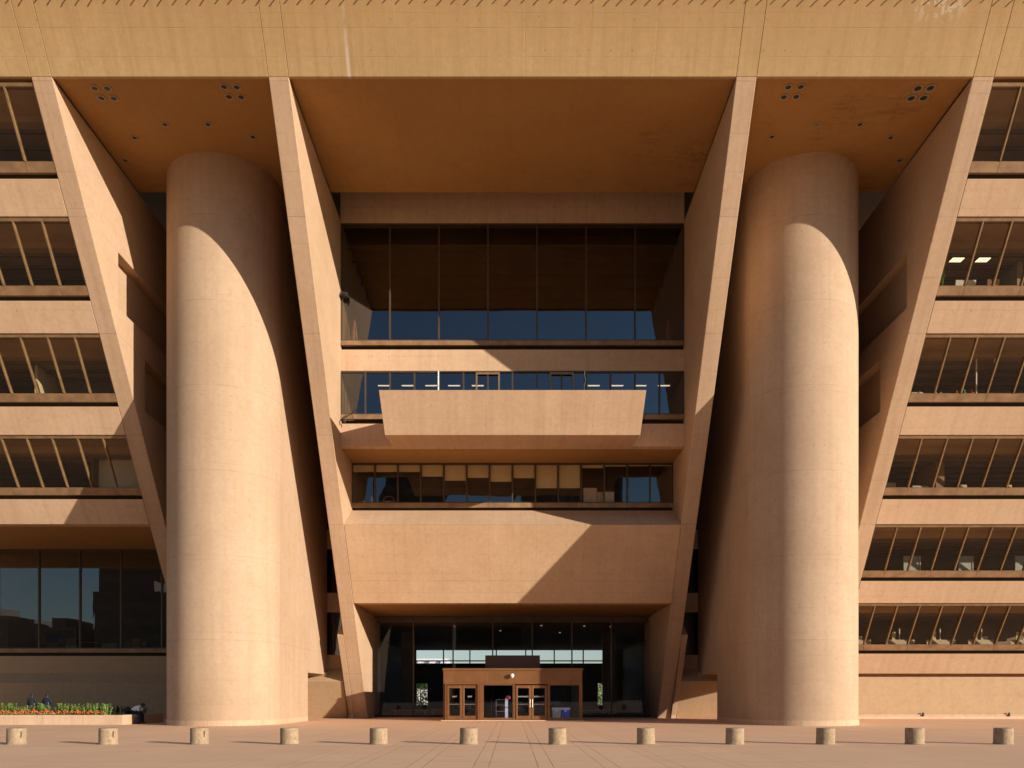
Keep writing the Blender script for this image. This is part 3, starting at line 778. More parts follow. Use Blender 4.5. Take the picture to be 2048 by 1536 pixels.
# k=1: pale blue-lit partitions, k=0: white desks
blue = plain('blue_lit_partition', (.42, .50, .60), .6)  # bluish light on the panels is put into their colour
for x, w_ in ((24.9, 1.05), (28.4, .9), (32.0, 2.0)):
    y = FY(zs(1)) + 2.4
    hp(MB().box(x, x+w_, y, y+.06, ZT(1)-3.6, ZT(1)-1.15), 'partition', blue)
    hp(MB().box(x+w_-.04, x+w_, y-.05, y, ZT(1)-3.6, ZT(1)-1.15), 'partition_post', M['white'])
dm = plain('desk_laminate', (.55, .5, .45), .5)
for i, x in enumerate((21.85, 24.75, 27.45, 30.2, 33.0)):
    nth = ('first', 'second', 'third', 'fourth', 'fifth')[i]
    y = FY(zs(0)) + 1.6
    t = thing('office_desk', (x, y, ZT(0)-3.65), nth + ' desk from the cylinder, in the lowest right window row', 'desk', 'desks in the lowest right window row')
    local(MB().box(0, 1.9, 0, .05, .1, 1.62).box(0, 1.9, .05, .8, 1.0, 1.05), 'front_panel', dm, t)
    local(MB().box(.5, .72, .2, .24, 1.62, 2.15), 'screen', plain('cream_panel', (.62, .57, .40), .5), t)
    local(MB().box(.92, .98, .1, .16, 1.6, 2.4), 'upright', M['white'], t)
    if i in (0, 3): local(MB().box(1.0, 1.35, .1, .4, 1.62, 1.85), 'tray', plain('cream_tray', (.62, .55, .42), .5), t)
# k=2 right: white boards and pale walls, left: pale partition walls
hp(MB().box(21.4, 23.3, yi(2, 3.0), yi(2, 3.1), ZT(2)-2.1, ZT(2)-1.4), 'partition', M['intlight'])
card(23.45, 2, .9, .42, blue, 'pale blue board standing in the third right window row', 'board', 'board', back=1.2, lean=0)
hp(MB().box(25.1, 25.6, FY(ZT(2)-3.7)+.9, FY(ZT(2))+6, ZT(2)-3.7, ZT(2)-.4), 'partition', plain('pinkish_pier', (.34, .22, .16), .8))
for i, x in enumerate((26.9, 29.6, 32.2)):
    t = thing('workstation', (x, yi(2, 2.2), ZT(2)-3.65), ('first', 'second', 'third')[i] + ' cream workstation from the pier in the third right window row', 'workstation', 'workstations in the third right window row')
    local(MB().box(0, 1.3, 0, .05, 0, 1.35), 'panel', dm, t); local(MB().box(.05, .45, .3, .34, 1.45, 2.0), 'screen', plain('cream_board', (.6, .57, .42), .5), t)
hp(MB().box(-24.6, -21.35, yi(2, 1.9), yi(2, 2.0), ZT(2)-2.25, ZT(2)-.35), 'partition', plain('white_partition', (.85, .85, .84), .6, 0, .03))
hp(MB().box(-24.75, -24.62, yi(2, 1.3), yi(2, 2.0), ZT(2)-3.6, ZT(2)-.35), 'partition', M['int'])
hp(MB().box(-26.35, -26.2, yi(3, 1.3), yi(3, 3.4), ZT(3)-3.6, ZT(3)-.4), 'partition', plain('cream_partition', (.70, .66, .55), .6))
hp(MB().box(-26.2, -21.4, yi(3, 3.4), yi(3, 3.5), ZT(3)-3.6, ZT(3)-.4), 'partition', plain('grey_partition', (.2, .17, .15), .7))
hp(MB().box(27.0, 33.5, yi(3, 3.0), yi(3, 3.1), ZT(3)-2.35, ZT(3)-1.3), 'partition', plain('grey_board', (.33, .31, .26), .7))
hp(MB().box(26.2, 26.5, yi(4, 1.6), yi(4, 5), ZT(4)-3.6, ZT(4)-.4), 'partition', plain('dusty_partition', (.33, .29, .25), .7))
# balcony-floor ceiling tubes
for i, (x, z) in enumerate(((-7.6, 19.4), (-6.2, 19.4), (-4.8, 19.4), (-3.45, 19.4), (-2.05, 19.4), (4.8, 19.4), (6.2, 19.4), (7.56, 19.4), (8.95, 19.4))):
    t = thing('tube_light', (x, 48.9, z+.47), 'lit tube lamp behind the balcony window, %s in the row from the left fin' % ('first','second','third','fourth','fifth','sixth','seventh','eighth','ninth')[i], 'light', 'tube lamps behind the balcony window')
    local(MB().box(-.38, .38, -.07, .07, 0, .05), 'housing', M['white'], t)
    local(MB().box(-.34, .34, -.05, .05, -.03, -.002), 'tube', M['lampwhite'], t)
# third-floor window sill things
def z3(): return 13.44
vase = solid('vase', MB().lathe([(.05,0),(.1,.15),(.08,.35),(.04,.42),(.05,.5)], 0, 0, 14), plain('vase_glaze', (.6,.55,.45), .4), 'slim cream vase on the lower window sill under the balcony', 'vase'); vase.location = (-8.75, 51.45, z3())
t = thing('basket', (-7.7, 51.5, z3()), 'wicker basket with a tall hoop handle on the lower window sill under the balcony', 'basket')
mb = MB()
for i in range(12):
    a, b = math.pi*i/12, math.pi*(i+1)/12
    mb.bar((.36*math.cos(a), 0, .1+.42*math.sin(a)), (.36*math.cos(b), 0, .1+.42*math.sin(b)), .03, None, 6)
local(mb, 'handle', plain('wicker', (.6, .5, .35), .7), t); local(MB().lathe([(.3, 0), (.38, .14), (.36, .14), (.28, .03)], 0, 0, 16), 'bowl', plain('wicker_dark', (.45, .34, .2), .7), t)
for i, (x, w_, h_, lb, c) in enumerate(((4.4, .82, .98, 'tallest of three pale boards at the right of the lower window', (.66,.58,.55)), (5.25, .38, .72, 'narrow middle board of three pale boards at the right of the lower window', (.6,.57,.57)), (5.68, .62, .74, 'rightmost of three pale boards in the lower window', (.68,.66,.68)))):
    solid('leaning_board', MB().box(x, x+w_, 51.3, 51.33, z3(), z3()+h_), plain('board_%d' % i, c, .6), lb, 'board')
# left reading-room window ledge things
def ledge(mb, name, mat, x, label, cat, y=57.6):
    o = mb.build(name, mat, None); o.location = (x, y, 4.8); return tag(o, label, cat)
cb = plain('cardboard', (.38, .25, .12), .8)
ledge(MB().box(0, .45, 0, .35, 0, .4).box(-.03, .48, -.02, .0, .34, .5), 'cardboard_box', cb, -27.0, 'brown cardboard box standing in the lower left window, left of the taller one', 'box')
ledge(MB().box(0, .5, 0, .35, 0, .72).box(.02, .48, -.015, 0, .6, .7), 'cardboard_box', plain('cardboard_pale', (.45, .36, .2), .8), -26.5, 'taller pale cardboard box standing in the lower left window', 'box')
ledge(MB().box(0, .75, 0, .4, 0, .24).box(-.02, .77, -.02, .42, .2, .26), 'storage_box', plain('blue_box', (.35, .5, .65), .5), -31.1, 'light blue storage box in the lower left window', 'box')
ledge(MB().box(0, .7, 0, .05, 0, .5).box(.05, .65, .05, .3, 0, .45), 'book_row', plain('book_mix', (.35, .2, .15), .7, 0, .5, 14), -31.05, 'row of reddish books standing on the light blue box in the lower left window', 'books').location.z += .27
ledge(MB().box(0, .75, 0, .3, 0, .42), 'storage_box', plain('olive_box', (.3, .27, .15), .7), -32.4, 'olive cardboard box under the blue framed board in the lower left window', 'box')
ledge(MB().box(0, .82, 0, .03, 0, .55).box(.04, .78, -.01, 0, .04, .51), 'framed_board', plain('blue_board', (.06, .09, .25), .5), -32.45, 'dark blue framed board on the olive box in the lower left window', 'board').location.z += .43
ledge(MB().box(0, 1.25, 0, .05, .42, .47), 'yellow_strip', plain('yellow_strip', (.5, .45, .06), .5), -30.1, 'yellow edged shelf in the lower left window', 'shelf')
ledge(MB().hexa([(0,0,0), (1.0,0,0), (1.0,.04,0), (0,.04,0)], [(0,.1,.42), (1.0,.1,.42), (1.0,.14,.42), (0,.14,.42)]), 'monitor', plain('pale_screen', (.35, .42, .45), .4), -28.6, 'tilted pale blue panel in the lower left window', 'panel')
ledge(MB().box(0, .35, 0, .3, 0, .28), 'storage_box', plain('sky_box', (.45, .6, .65), .5), -23.95, 'small pale blue box in the lower left window next to the cylinder', 'box')
ledge(MB().lathe([(.14,0),(.03,.06),(.03,.12),(.14,.22),(.17,.36),(.1,.5)], 0, 0, 14), 'globe', plain('globe_paint', (.5, .38, .2), .5), -25.6, 'small tan globe standing in the lower left window beside the boxes', 'globe')

def flag(x, label):
    t = empty('flag', (x, 48.7, 21.45), label, 'flag')
    local(MB().lathe([(.16, 0), (.16, .03), (.03, .06)], 0, 0, 14).bar((0, 0, .04), (0, 0, 2.3), .03, None, 8), 'pole', M['steel'], t)
    for nm, c, off in (('red_fold', (.5, .03, .03), 0), ('white_fold', (.75, .72, .7), 1)):
        mb = MB()
        for i in range(off, 10, 2):
            a0, a1 = -.20 + .04*i, -.20 + .04*(i+1); w0 = .04*math.sin(i*1.3); w1 = .04*math.sin((i+1)*1.3)
            mb.hexa([(a0*1.1, w0-.05, .75 + .05*(i % 3)), (a1*1.1, w1-.05, .75 + .05*(i % 3)), (a1*1.1, w1-.03, .75 + .05*(i % 3)), (a0*1.1, w0-.03, .75 + .05*(i % 3))],
                    [(a0*.3, w0*.4-.05, 2.1), (a1*.3, w1*.4-.05, 2.1), (a1*.3, w1*.4-.03, 2.1), (a0*.3, w0*.4-.03, 2.1)])
        local(mb, nm, plain(nm, c, .8), t)
flag(-9.3, 'red and white flag on a pole at the left end of the tall window')
flag(9.15, 'red and white flag on a pole at the right end of the tall window')

# ---------------------------------------------------------------- ground
def plaza_mat():
    m, nt, b = newmat('plaza_paving'); N = NT(nt)
    tc = N.n('ShaderNodeTexCoord').outputs['Object']
    sep = N.n('ShaderNodeSeparateXYZ'); N.l(tc, sep.inputs[0]); X, Y, Z = sep.outputs
    c1, c2, c3 = (.82, .50, .31), (.85, .54, .335), (.74, .43, .265)
    big = N.noise(N.mapping(tc, (.12, .35, 1)), 1.0, 5, .6, .4)
    med = N.noise(N.mapping(tc, (.5, 1.6, 1)), 1.0, 5, .65)
    fine = N.noise(tc, 30, 3, .6)
    c = N.mix(N.ramp(big, .35, .65), c1, c2)
    c = N.mix(N.ramp(med, .45, .75, 0, .6), c, c3)
    # pale band between the bollards and the building
    c = N.mix(N.ramp(N.math('ABSOLUTE', N.math('SUBTRACT', Y, 24.9)), .3, .5, .35, 0), c, (.70, .50, .32))
    c = N.mix(N.ramp(fine, .35, .7, 0, .2), c, tuple(q*.6 for q in c1))
    fx = N.math('ABSOLUTE', X)
    l1 = N.line(X, 1.4, .55, .014); l2 = N.line(X, 1.4, .88, .014)
    ln = N.math('MAXIMUM', l1, l2)
    fade = N.ramp(fx, 1.6, 9, 1, .35)
    ln = N.math('MULTIPLY', ln, N.math('MULTIPLY', fade, N.ramp(N.noise(tc, .5, 2), .3, .6, .35, 1)))
    lh = N.line(Y, 5.7, 2.1, .03)
    ln = N.math('MAXIMUM', ln, N.math('MULTIPLY', lh, .35))
    c = N.mix(N.math('MULTIPLY', ln, .8), c, (.16, .09, .055))
    # slab to slab tone, tyre-dark smears
    sx_ = N.math('FLOOR', N.math('DIVIDE', N.math('SUBTRACT', X, .55), 1.4)); sy_ = N.math('FLOOR', N.math('DIVIDE', N.math('SUBTRACT', Y, 2.1), 5.7))
    cv = N.n('ShaderNodeCombineXYZ'); N.l(sx_, cv.inputs[0]); N.l(sy_, cv.inputs[1])
    wn = N.n('ShaderNodeTexWhiteNoise', noise_dimensions='3D'); N.l(cv.outputs[0], wn.inputs['Vector'])
    c = N.mix(N.math('MULTIPLY', wn.outputs['Value'], .16), c, tuple(q*.78 for q in c3))
    stn = N.noise(N.mapping(tc, (.3, 1.1, 1)), 1.0, 7, .75, 1.0)
    c = N.mix(N.ramp(stn, .56, .72, 0, .28), c, (.42, .25, .16))
    c = N.mix(N.ramp(stn, .42, .30, 0, .35), c, (.84, .60, .42))
    # a few dark spots
    vo = N.n('ShaderNodeTexVoronoi', feature='F1'); N.l(tc, vo.inputs['Vector']); vo.inputs['Scale'].default_value = .33
    c = N.mix(N.math('MULTIPLY', N.ramp(vo.outputs['Distance'], .012, .03, 1, 0), .6), c, (.12, .07, .05))
    N.l(c, b.inputs['Base Color']); b.inputs['Roughness'].default_value = .8; b.inputs['Specular IOR Level'].default_value = .3
    bp = N.n('ShaderNodeBump'); bp.inputs['Strength'].default_value = .2; bp.inputs['Distance'].default_value = .01
    N.l(N.math('SUBTRACT', N.math('MULTIPLY', fine, .5), ln), bp.inputs['Height']); N.l(bp.outputs[0], b.inputs['Normal'])
    return m
pz = MB().quad([(-900, -900, 0), (900, -900, 0), (900, 900, 0), (-900, 900, 0)]).build('plaza', plaza_mat()); tag(pz, kind='structure')

# ---------------------------------------------------------------- bollards
def bollard_mat():
    m, nt, b = newmat('weathered_bollard'); N = NT(nt)
    tc = N.n('ShaderNodeTexCoord').outputs['Object']
    oi = N.n('ShaderNodeObjectInfo').outputs['Random']
    v = N.n('ShaderNodeVectorMath', operation='ADD'); N.l(tc, v.inputs[0])
    cmb = N.n('ShaderNodeCombineXYZ'); N.l(N.math('MULTIPLY', oi, 37.0), cmb.inputs[0]); N.l(cmb.outputs[0], v.inputs[1]); tc = v.outputs[0]
    a = N.noise(tc, 9, 6, .75); bb = N.noise(N.mapping(tc, (14, 14, 7)), 1.0, 5, .75, .3)
    c = N.mix(N.ramp(a, .35, .65), (.27, .185, .115), (.40, .285, .18))
    c = N.mix(N.ramp(bb, .54, .70, 0, .7), c, (.11, .075, .045))
    N.l(c, b.inputs['Base Color']); b.inputs['Roughness'].default_value = .95
    bp = N.n('ShaderNodeBump'); bp.inputs['Strength'].default_value = .6; bp.inputs['Distance'].default_value = .03
    N.l(N.math('ADD', a, bb), bp.inputs['Height']); N.l(bp.outputs[0], b.inputs['Normal'])
    return m
BM_ = bollard_mat()
def bollard_mesh(seed):
    rnd = random.Random(seed); mb = MB()
    prof = [(.325, .0), (.30, .012), (.285, .04), (.282, .12), (.28, .22), (.281, .32), (.279, .42), (.278, .5), (.27, .512), (.2, .517)]
    mb.lathe(prof, 0, 0, 40)
    for v in mb.bm.verts:
        if v.co.z > .001:
            k = 1 + rnd.uniform(-.012, .012); v.co.x *= k; v.co.y *= k
            if v.co.z > .48: v.co.z += rnd.uniform(-.006, .006)
    return mb
bx_px = [33, 216, 398, 579, 757, 937, 1115, 1292, 1470, 1651, 1830, 2008]
ordn = ['leftmost', 'second', 'third', 'fourth', 'fifth', 'sixth', 'seventh', 'eighth', 'ninth', 'tenth', 'eleventh', 'rightmost']
wherex = ['in front of the flower bed\'s left part', 'in front of the flower bed\'s right end', 'in front of the left cylinder', 'in front of the left cylinder\'s right edge', 'in front of the left end of the entrance glass',
          'in front of the exit doors', 'in front of the entrance doors', 'in front of the right end of the entrance glass', 'at the left foot of the right cylinder', 'at the right foot of the right cylinder', 'before the right base wall', 'at the right edge of the plaza view']
for i, px in enumerate(bx_px):
    x = (px - 1025) * 26.05 / 1655
    b0 = empty('bollard', (x, 26.05 + .02 * (i % 3), 0), '%s weathered concrete bollard, standing %s' % (ordn[i], wherex[i]), 'bollard', 'concrete bollards in a row across the plaza')
    o = local(bollard_mesh(i), 'post', BM_, b0, smooth=True)
    o.data.polygons.foreach_set('use_smooth', [abs(p.normal.z) < .5 for p in o.data.polygons])
    b0.rotation_euler = (R(random.uniform(-1, 1)), R(random.uniform(-1, 1)), R(random.uniform(-6, 6)))
    if i < 3:
        a = R(-38); mb = MB(); cx_, cy_ = .277*math.cos(a), .277*math.sin(a)
        mb.hexa([(cx_-.03, cy_-.03, .22), (cx_+.015, cy_-.0, .22), (cx_, cy_+.03, .22), (cx_-.04, cy_, .22)], [(cx_-.05, cy_-.035, .42), (cx_+.03, cy_+.005, .42), (cx_, cy_+.03, .42), (cx_-.05, cy_, .42)])
        local(mb, 'chipped_slot', plain('slot_dark_%d' % i, (.10, .06, .03), .9), b0)

# ---------------------------------------------------------------- planter and flowers
pl = empty('planter', (-27, 46, 0), 'long low concrete planter wall left of the left cylinder', 'planter')
mb = MB()
PX0, PX1, PY0, PY1 = -36.0, -20.5, 43.5, 48.6
mb.box(PX0, PX1, PY0, PY0+.3, 0, .52); mb.box(PX1-.3, PX1, PY0+.3, PY1-.3, 0, .52); mb.box(PX0, PX1, PY1-.3, PY1, 0, .52)
mb.build('planter_wall', M['plinth'], pl, bevel=.012)
MB().box(PX0, PX1-.3, PY0+.3, PY1-.3, .1, .46).build('soil', plain('soil', (.05, .03, .02), .95), pl)
rp = random.Random(11)
def flower_proto():
    t = empty('flower_clump', (0, 0, 0), None, 'flower', 'orange flower clumps along the planter edge')
    mb = MB()
    for _ in range(60):
        a = rp.uniform(0, 6.28); r = rp.uniform(0, .14); z = rp.uniform(.0, .15); s_ = rp.uniform(.02, .035); b = rp.uniform(0, 6.28); ti = rp.uniform(-.6, .6)
        c = Vector((r*math.cos(a), r*math.sin(a), z)); u = Vector((math.cos(b), math.sin(b), ti))*s_; v = Vector((-math.sin(b), math.cos(b), rp.uniform(-.5, .5)))*s_*.6
        mb.quad([c-u, c+v, c+u, c-v])
    local(mb, 'foliage', LG, t, recalc=False)
    mb = MB()
    for _ in range(34):
        a = rp.uniform(0, 6.28); r = .15*math.sqrt(rp.random()); z = .19 - r*.6 + rp.uniform(-.02, .03)
        mb.ball((r*math.cos(a), r*math.sin(a), z), (.03, .03, .02), 1)
    local(mb, 'blossoms', FO, t)
    return t
fp = flower_proto(); first = True
nfl = 22
for i in range(nfl):
    o = fp if i == 0 else copy_tree(fp)
    o.location = (-21.85 - .335*i + rp.uniform(-.03, .03), 44.15 + rp.uniform(-.05, .05), .46)
    k = rp.uniform(.85, 1.15) * (.8 if i < 2 else 1); o.scale = (k*1.05, k*1.05, k*1.5); o.rotation_euler = (0, 0, rp.uniform(0, 6))
    o['label'] = 'orange blooming flower clump at the front edge of the concrete planter'
def shrub(n, h, seed, mat, name='leafy_plant'):
    r2 = random.Random(seed); t = empty(name, (0, 0, 0), None, 'plant', 'leafy green plants in the planter')
    mb = MB()
    for s_ in range(7):
        sx, sy = r2.uniform(-.2, .2), r2.uniform(-.2, .2); hh = h*r2.uniform(.65, 1.0)
        mb.bar((sx*.5, sy*.5, 0), (sx, sy, hh), .012, None, 3)
        for j in range(n):
            z = hh*(.2 + .8*j/n); a = r2.uniform(0, 6.28); L = r2.uniform(.08, .15)*(1.1-.5*z/hh)
            c = Vector((sx*(.5+.5*z/hh), sy*(.5+.5*z/hh), z)); d = Vector((math.cos(a), math.sin(a), .7)).normalized()*L; sd = Vector((-math.sin(a), math.cos(a), 0))*.02
            mb.quad([c, c+d*.5+sd, c+d, c+d*.5-sd])
    local(mb, 'foliage', mat, t, recalc=False); return t
sp1 = shrub(20, .6, 5, leafmat('leaf_fresh', (.17, .27, .05))); sp2 = shrub(16, .5, 6, LD)  # second plant: shade of the right end is put into its darker leaf colour
rs = random.Random(21); cnt = 0
for row, yy in enumerate((44.75, 45.4)):
    for i in range(20):
        x = -21.9 - .55*i - .27*row + rs.uniform(-.1, .1)
        if x < -33: continue
        o = sp1 if cnt == 0 else copy_tree(sp1); cnt += 1
        o.location = (x, yy + rs.uniform(-.15, .15), .46); k = rs.uniform(.8, 1.2); o.scale = (k*1.3, k*1.3, k); o.rotation_euler = (0, 0, rs.uniform(0, 6))
        o['label'] = 'bright green leafy plant behind the orange flowers in the planter'
cnt = 0
for i in range(14):
    o = sp2 if cnt == 0 else copy_tree(sp2); cnt += 1
    o.location = (-21.0 - .33*i + rs.uniform(-.05, .05), 47.2 + rs.uniform(-.3, .3) , .46); k = rs.uniform(.8, 1.1); o.scale = (k*1.3, k*1.3, k); o.rotation_euler = (0, 0, rs.uniform(0, 6))
    o['label'] = 'dark green shaded plant at the back right of the planter'; o['group'] = 'shaded plants at the right end of the planter'

# ---------------------------------------------------------------- people
def skin_obj(name, verts, edges, radii, mat, root=0, sub=2):
    me = bpy.data.meshes.new(name); me.from_pydata(verts, edges, []); me.update()
    o = bpy.data.objects.new(name, me); COL.objects.link(o)
    o.modifiers.new('skin', 'SKIN'); sd = o.modifiers.new('sub', 'SUBSURF'); sd.levels = sub; sd.render_levels = sub
    sv = me.skin_vertices[0].data
    for i, r in enumerate(radii):
        sv[i].radius = r if hasattr(r, '__len__') else (r, r); sv[i].use_root = (i == root)
    bpy.context.view_layer.update()
    m2 = bpy.data.meshes.new_from_object(o.evaluated_get(bpy.context.evaluated_depsgraph_get()))
    bpy.data.objects.remove(o)
    m2.materials.clear(); m2.materials.append(mat); m2.name = name
    for p in m2.polygons: p.use_smooth = True
    ob = bpy.data.objects.new(name, m2); COL.objects.link(ob); return ob
def chain_mesh(name, J, chains, rad, mat, root):
    names = []; 
    for c in chains:
        for n_ in c:
            if n_ not in names: names.append(n_)
    idx = {n_: i for i, n_ in enumerate(names)}
    ed = []
    for c in chains:
        for a, b in zip(c, c[1:]):
            if (idx[a], idx[b]) not in ed: ed.append((idx[a], idx[b]))
    return skin_obj(name, [J[n_] for n_ in names], ed, [rad[n_] for n_ in names], mat, idx[root])
def hand(J, rad, side, wrist, d, nrm):
    """palm + five fingers; d = direction of fingers, nrm = palm side direction"""
    d = Vector(d).normalized(); w_ = Vector(wrist); lat = d.cross(Vector(nrm)).normalized()
    chains = []
    J['palm'+side] = tuple(w_ + d*.06); rad['palm'+side] = (.03, .02)
    for k, (off, L) in enumerate(((-.027, .065), (-.009, .078), (.009, .072), (.026, .055))):
        a, b, c = w_ + d*.085 + lat*off, w_ + d*(.09+L*.5) + lat*off*1.1 + Vector(nrm)*.008, w_ + d*(.09+L*.9) + lat*off*1.1 + Vector(nrm)*.025
        for q, p in (('a', a), ('b', b), ('c', c)):
            J['f%d%s%s' % (k, q, side)] = tuple(p); rad['f%d%s%s' % (k, q, side)] = .0095
        chains.append(['palm'+side, 'f%da%s' % (k, side), 'f%db%s' % (k, side), 'f%dc%s' % (k, side)])
    for q, p in (('a', w_ + d*.035 - lat*.035), ('b', w_ + d*.07 - lat*.055 + Vector(nrm)*.02)):
        J['t%s%s' % (q, side)] = tuple(p); rad['t%s%s' % (q, side)] = .011
    chains.append(['wrist'+side, 'ta'+side, 'tb'+side])
    return chains
def head_mesh(t, J, face, skinm, hairm, hairy=1.0):
    h = Vector(J['head']); f = Vector(face).normalized()
    mb = MB(); mb.ball((0, 0, 0), (.078, .098, .118), 3)
    for v in mb.bm.verts:
        x, y, z = v.co
        if z < -.03: v.co.x *= 1 - (-z-.03)*2.2; v.co.y = y*(1-(-z-.03)*1.2) + (.012 if y > 0 else 0)
        if y > .06 and abs(x) < .02 and -.04 < z < .02: v.co.y += .022*(1-abs(x)/.02)         # nose
        if y > .05 and .01 < abs(x) < .045 and .0 < z < .03: v.co.y -= .01                     # eye sockets
        if y > .05 and abs(x) < .03 and -.07 < z < -.05: v.co.y += .006                        # lips
    for s_ in (-1, 1): mb.ball((s_*.08, -.005, -.005), (.012, .022, .03), 1)                   # ears
    q = Vector((0, 1, 0)).rotation_difference(f).to_matrix().to_4x4()
    mat_ = Matrix.Translation(h) @ q
    o = mb.build('head', skinm, None, smooth=True); o.data.transform(mat_); o.parent = t
    mb = MB(); mb.ball((0, -.022, .018), (.096*hairy, .108*hairy, .115*hairy), 3)
    for v in list(mb.bm.verts):
        if v.co.y > .045 and v.co.z < .06: v.co.y = .045
        if v.co.z < -.085: v.co.z = -.085
        v.co += Vector((random.uniform(-1, 1), random.uniform(-1, 1), random.uniform(-1, 1)))*.003
    o = mb.build('hair', hairm, None, smooth=True); o.data.transform(mat_); o.parent = t
skd = plain('skin_dark', (.09, .045, .028), .5, 0, .08); skm = plain('skin_brown', (.20, .10, .06), .5, 0, .08)
hair = plain('black_hair', (.012, .009, .008), .7); jean = plain('dark_trousers', (.02, .022, .03), .85); shoe = plain('dark_shoes', (.02, .02, .02), .6)
def standing(x, y, facing, label, jackm, skinm, hairy, z0=0.0, fold=False):
    """person standing, seen from behind; +Y is where they look"""
    t = empty('person', (x, y, z0), label, 'person'); t.rotation_euler = (0, 0, facing)
    J = dict(pelvis=(0,0,.93), waist=(0,0,1.06), chest=(0,.0,1.27), neck=(0,.01,1.42), head=(0,.04,1.56)); rad = dict(pelvis=(.15,.11), waist=(.135,.10), chest=(.16,.11), neck=.055, head=.06)
    for s_, n_ in ((-1, 'L'), (1, 'R')):
        J['sh'+n_] = (s_*.17, 0, 1.36); J['el'+n_] = (s_*.25, -.0, 1.09); J['wrist'+n_] = (s_*.2, .14, .93)
        if fold: J['el'+n_] = (s_*.27, -.02, 1.1); J['wrist'+n_] = (s_*.06, .2, 1.08)
        J['hip'+n_] = (s_*.1, 0, .88); J['knee'+n_] = (s_*.11, .02, .48); J['ank'+n_] = (s_*.12, -.02, .08); J['toe'+n_] = (s_*.13, .16, .035)
        rad['sh'+n_] = .065; rad['el'+n_] = .045; rad['wrist'+n_] = .03; rad['hip'+n_] = .095; rad['knee'+n_] = .062; rad['ank'+n_] = .042; rad['toe'+n_] = .035
    ch = [['pelvis', 'waist', 'chest', 'neck', 'head']]
    for n_, s_ in (('L', -1), ('R', 1)):
        ch += [['chest', 'sh'+n_, 'el'+n_, 'wrist'+n_, 'palm'+n_], ['pelvis', 'hip'+n_, 'knee'+n_, 'ank'+n_, 'toe'+n_]]
        d = Vector(J['wrist'+n_]) - Vector(J['el'+n_]); ch += hand(J, rad, n_, J['wrist'+n_], d, (0, .6, -.8))
    b = chain_mesh('body', J, ch, rad, skinm, 'pelvis'); b.parent = t
    head_mesh(t, J, (0, 1, -.25), skinm, hair, hairy)
    r2 = {k: (tuple(q*1.22+.012 for q in v) if hasattr(v, '__len__') else v*1.25+.012) for k, v in rad.items()}
    r2['neck'] = .075; r2['waist'] = (.175, .14)
    j = chain_mesh('jacket', J, [['pelvis', 'waist', 'chest', 'neck'], ['chest', 'shL', 'elL', 'wristL'], ['chest', 'shR', 'elR', 'wristR']], r2, jackm, 'pelvis'); j.parent = t
    tr = chain_mesh('trousers', J, [['pelvis', 'hipL', 'kneeL', 'ankL'], ['pelvis', 'hipR', 'kneeR', 'ankR']], r2, jean, 'pelvis'); tr.parent = t
    return t
standing((64-1025)*49.2/1655, 49.2, R(6), 'person in a dark grey jacket seen from behind, left one beyond the flower bed', plain('dark_grey_jacket', (.009, .010, .012), .9), skd, 1.15)
standing((94-1025)*49.2/1655, 49.2, R(-8), 'person in a navy blue jacket seen from behind, right one beyond the flower bed', plain('navy_jacket', (.007, .008, .028), .9), skd, 1.0, fold=True)
# seated person bending forward, facing right (+X)
t = empty('person', (-20.75, 45.3, 0), 'person in a white shirt sitting bent forward on the end of the planter', 'person')
J = dict(pelvis=(-.02,0,.62), waist=(.02,0,.78), chest=(.22,0,.93), neck=(.42,0,.98), head=(.53,0,1.0)); rad = dict(pelvis=(.14,.13), waist=(.13,.13), chest=(.13,.15), neck=.055, head=.06)
for s_, n_ in ((1, 'L'), (-1, 'R')):
    J['sh'+n_] = (.33, s_*.17, .93); J['el'+n_] = (.36, s_*.22, .68); J['wrist'+n_] = (.56, s_*.1, .68)
    J['hip'+n_] = (.05, s_*.1, .60); J['knee'+n_] = (.43, s_*.14, .60 if s_ > 0 else .58); J['ank'+n_] = (.46, s_*.14, .09); J['toe'+n_] = (.63, s_*.15, .035)
    rad['sh'+n_] = .062; rad['el'+n_] = .044; rad['wrist'+n_] = .03; rad['hip'+n_] = .095; rad['knee'+n_] = .065; rad['ank'+n_] = .042; rad['toe'+n_] = .035
ch = [['pelvis', 'waist', 'chest', 'neck', 'head']]
for n_ in ('L', 'R'):
    ch += [['chest', 'sh'+n_, 'el'+n_, 'wrist'+n_, 'palm'+n_], ['pelvis', 'hip'+n_, 'knee'+n_, 'ank'+n_, 'toe'+n_]]
    d = Vector(J['wrist'+n_]) - Vector(J['el'+n_]); ch += hand(J, rad, n_, J['wrist'+n_], d, (0, 0, -1))
b = chain_mesh('body', J, ch, rad, skd, 'pelvis'); b.parent = t
head_mesh(t, J, (.75, 0, -.65), skd, hair, 1.0)
r2 = {k: (tuple(q*1.18+.012 for q in v) if hasattr(v, '__len__') else v*1.25+.012) for k, v in rad.items()}; r2['neck'] = .075
ws = plain('white_shirt', (.80, .84, .95), .8)
j = chain_mesh('shirt', J, [['pelvis', 'waist', 'chest', 'neck'], ['chest', 'shL', 'elL'], ['chest', 'shR', 'elR']], r2, ws, 'pelvis'); j.parent = t
tr = chain_mesh('trousers', J, [['pelvis', 'hipL', 'kneeL', 'ankL'], ['pelvis', 'hipR', 'kneeR', 'ankR']], r2, plain('black_trousers', (.012, .012, .014), .85), 'pelvis'); tr.parent = t
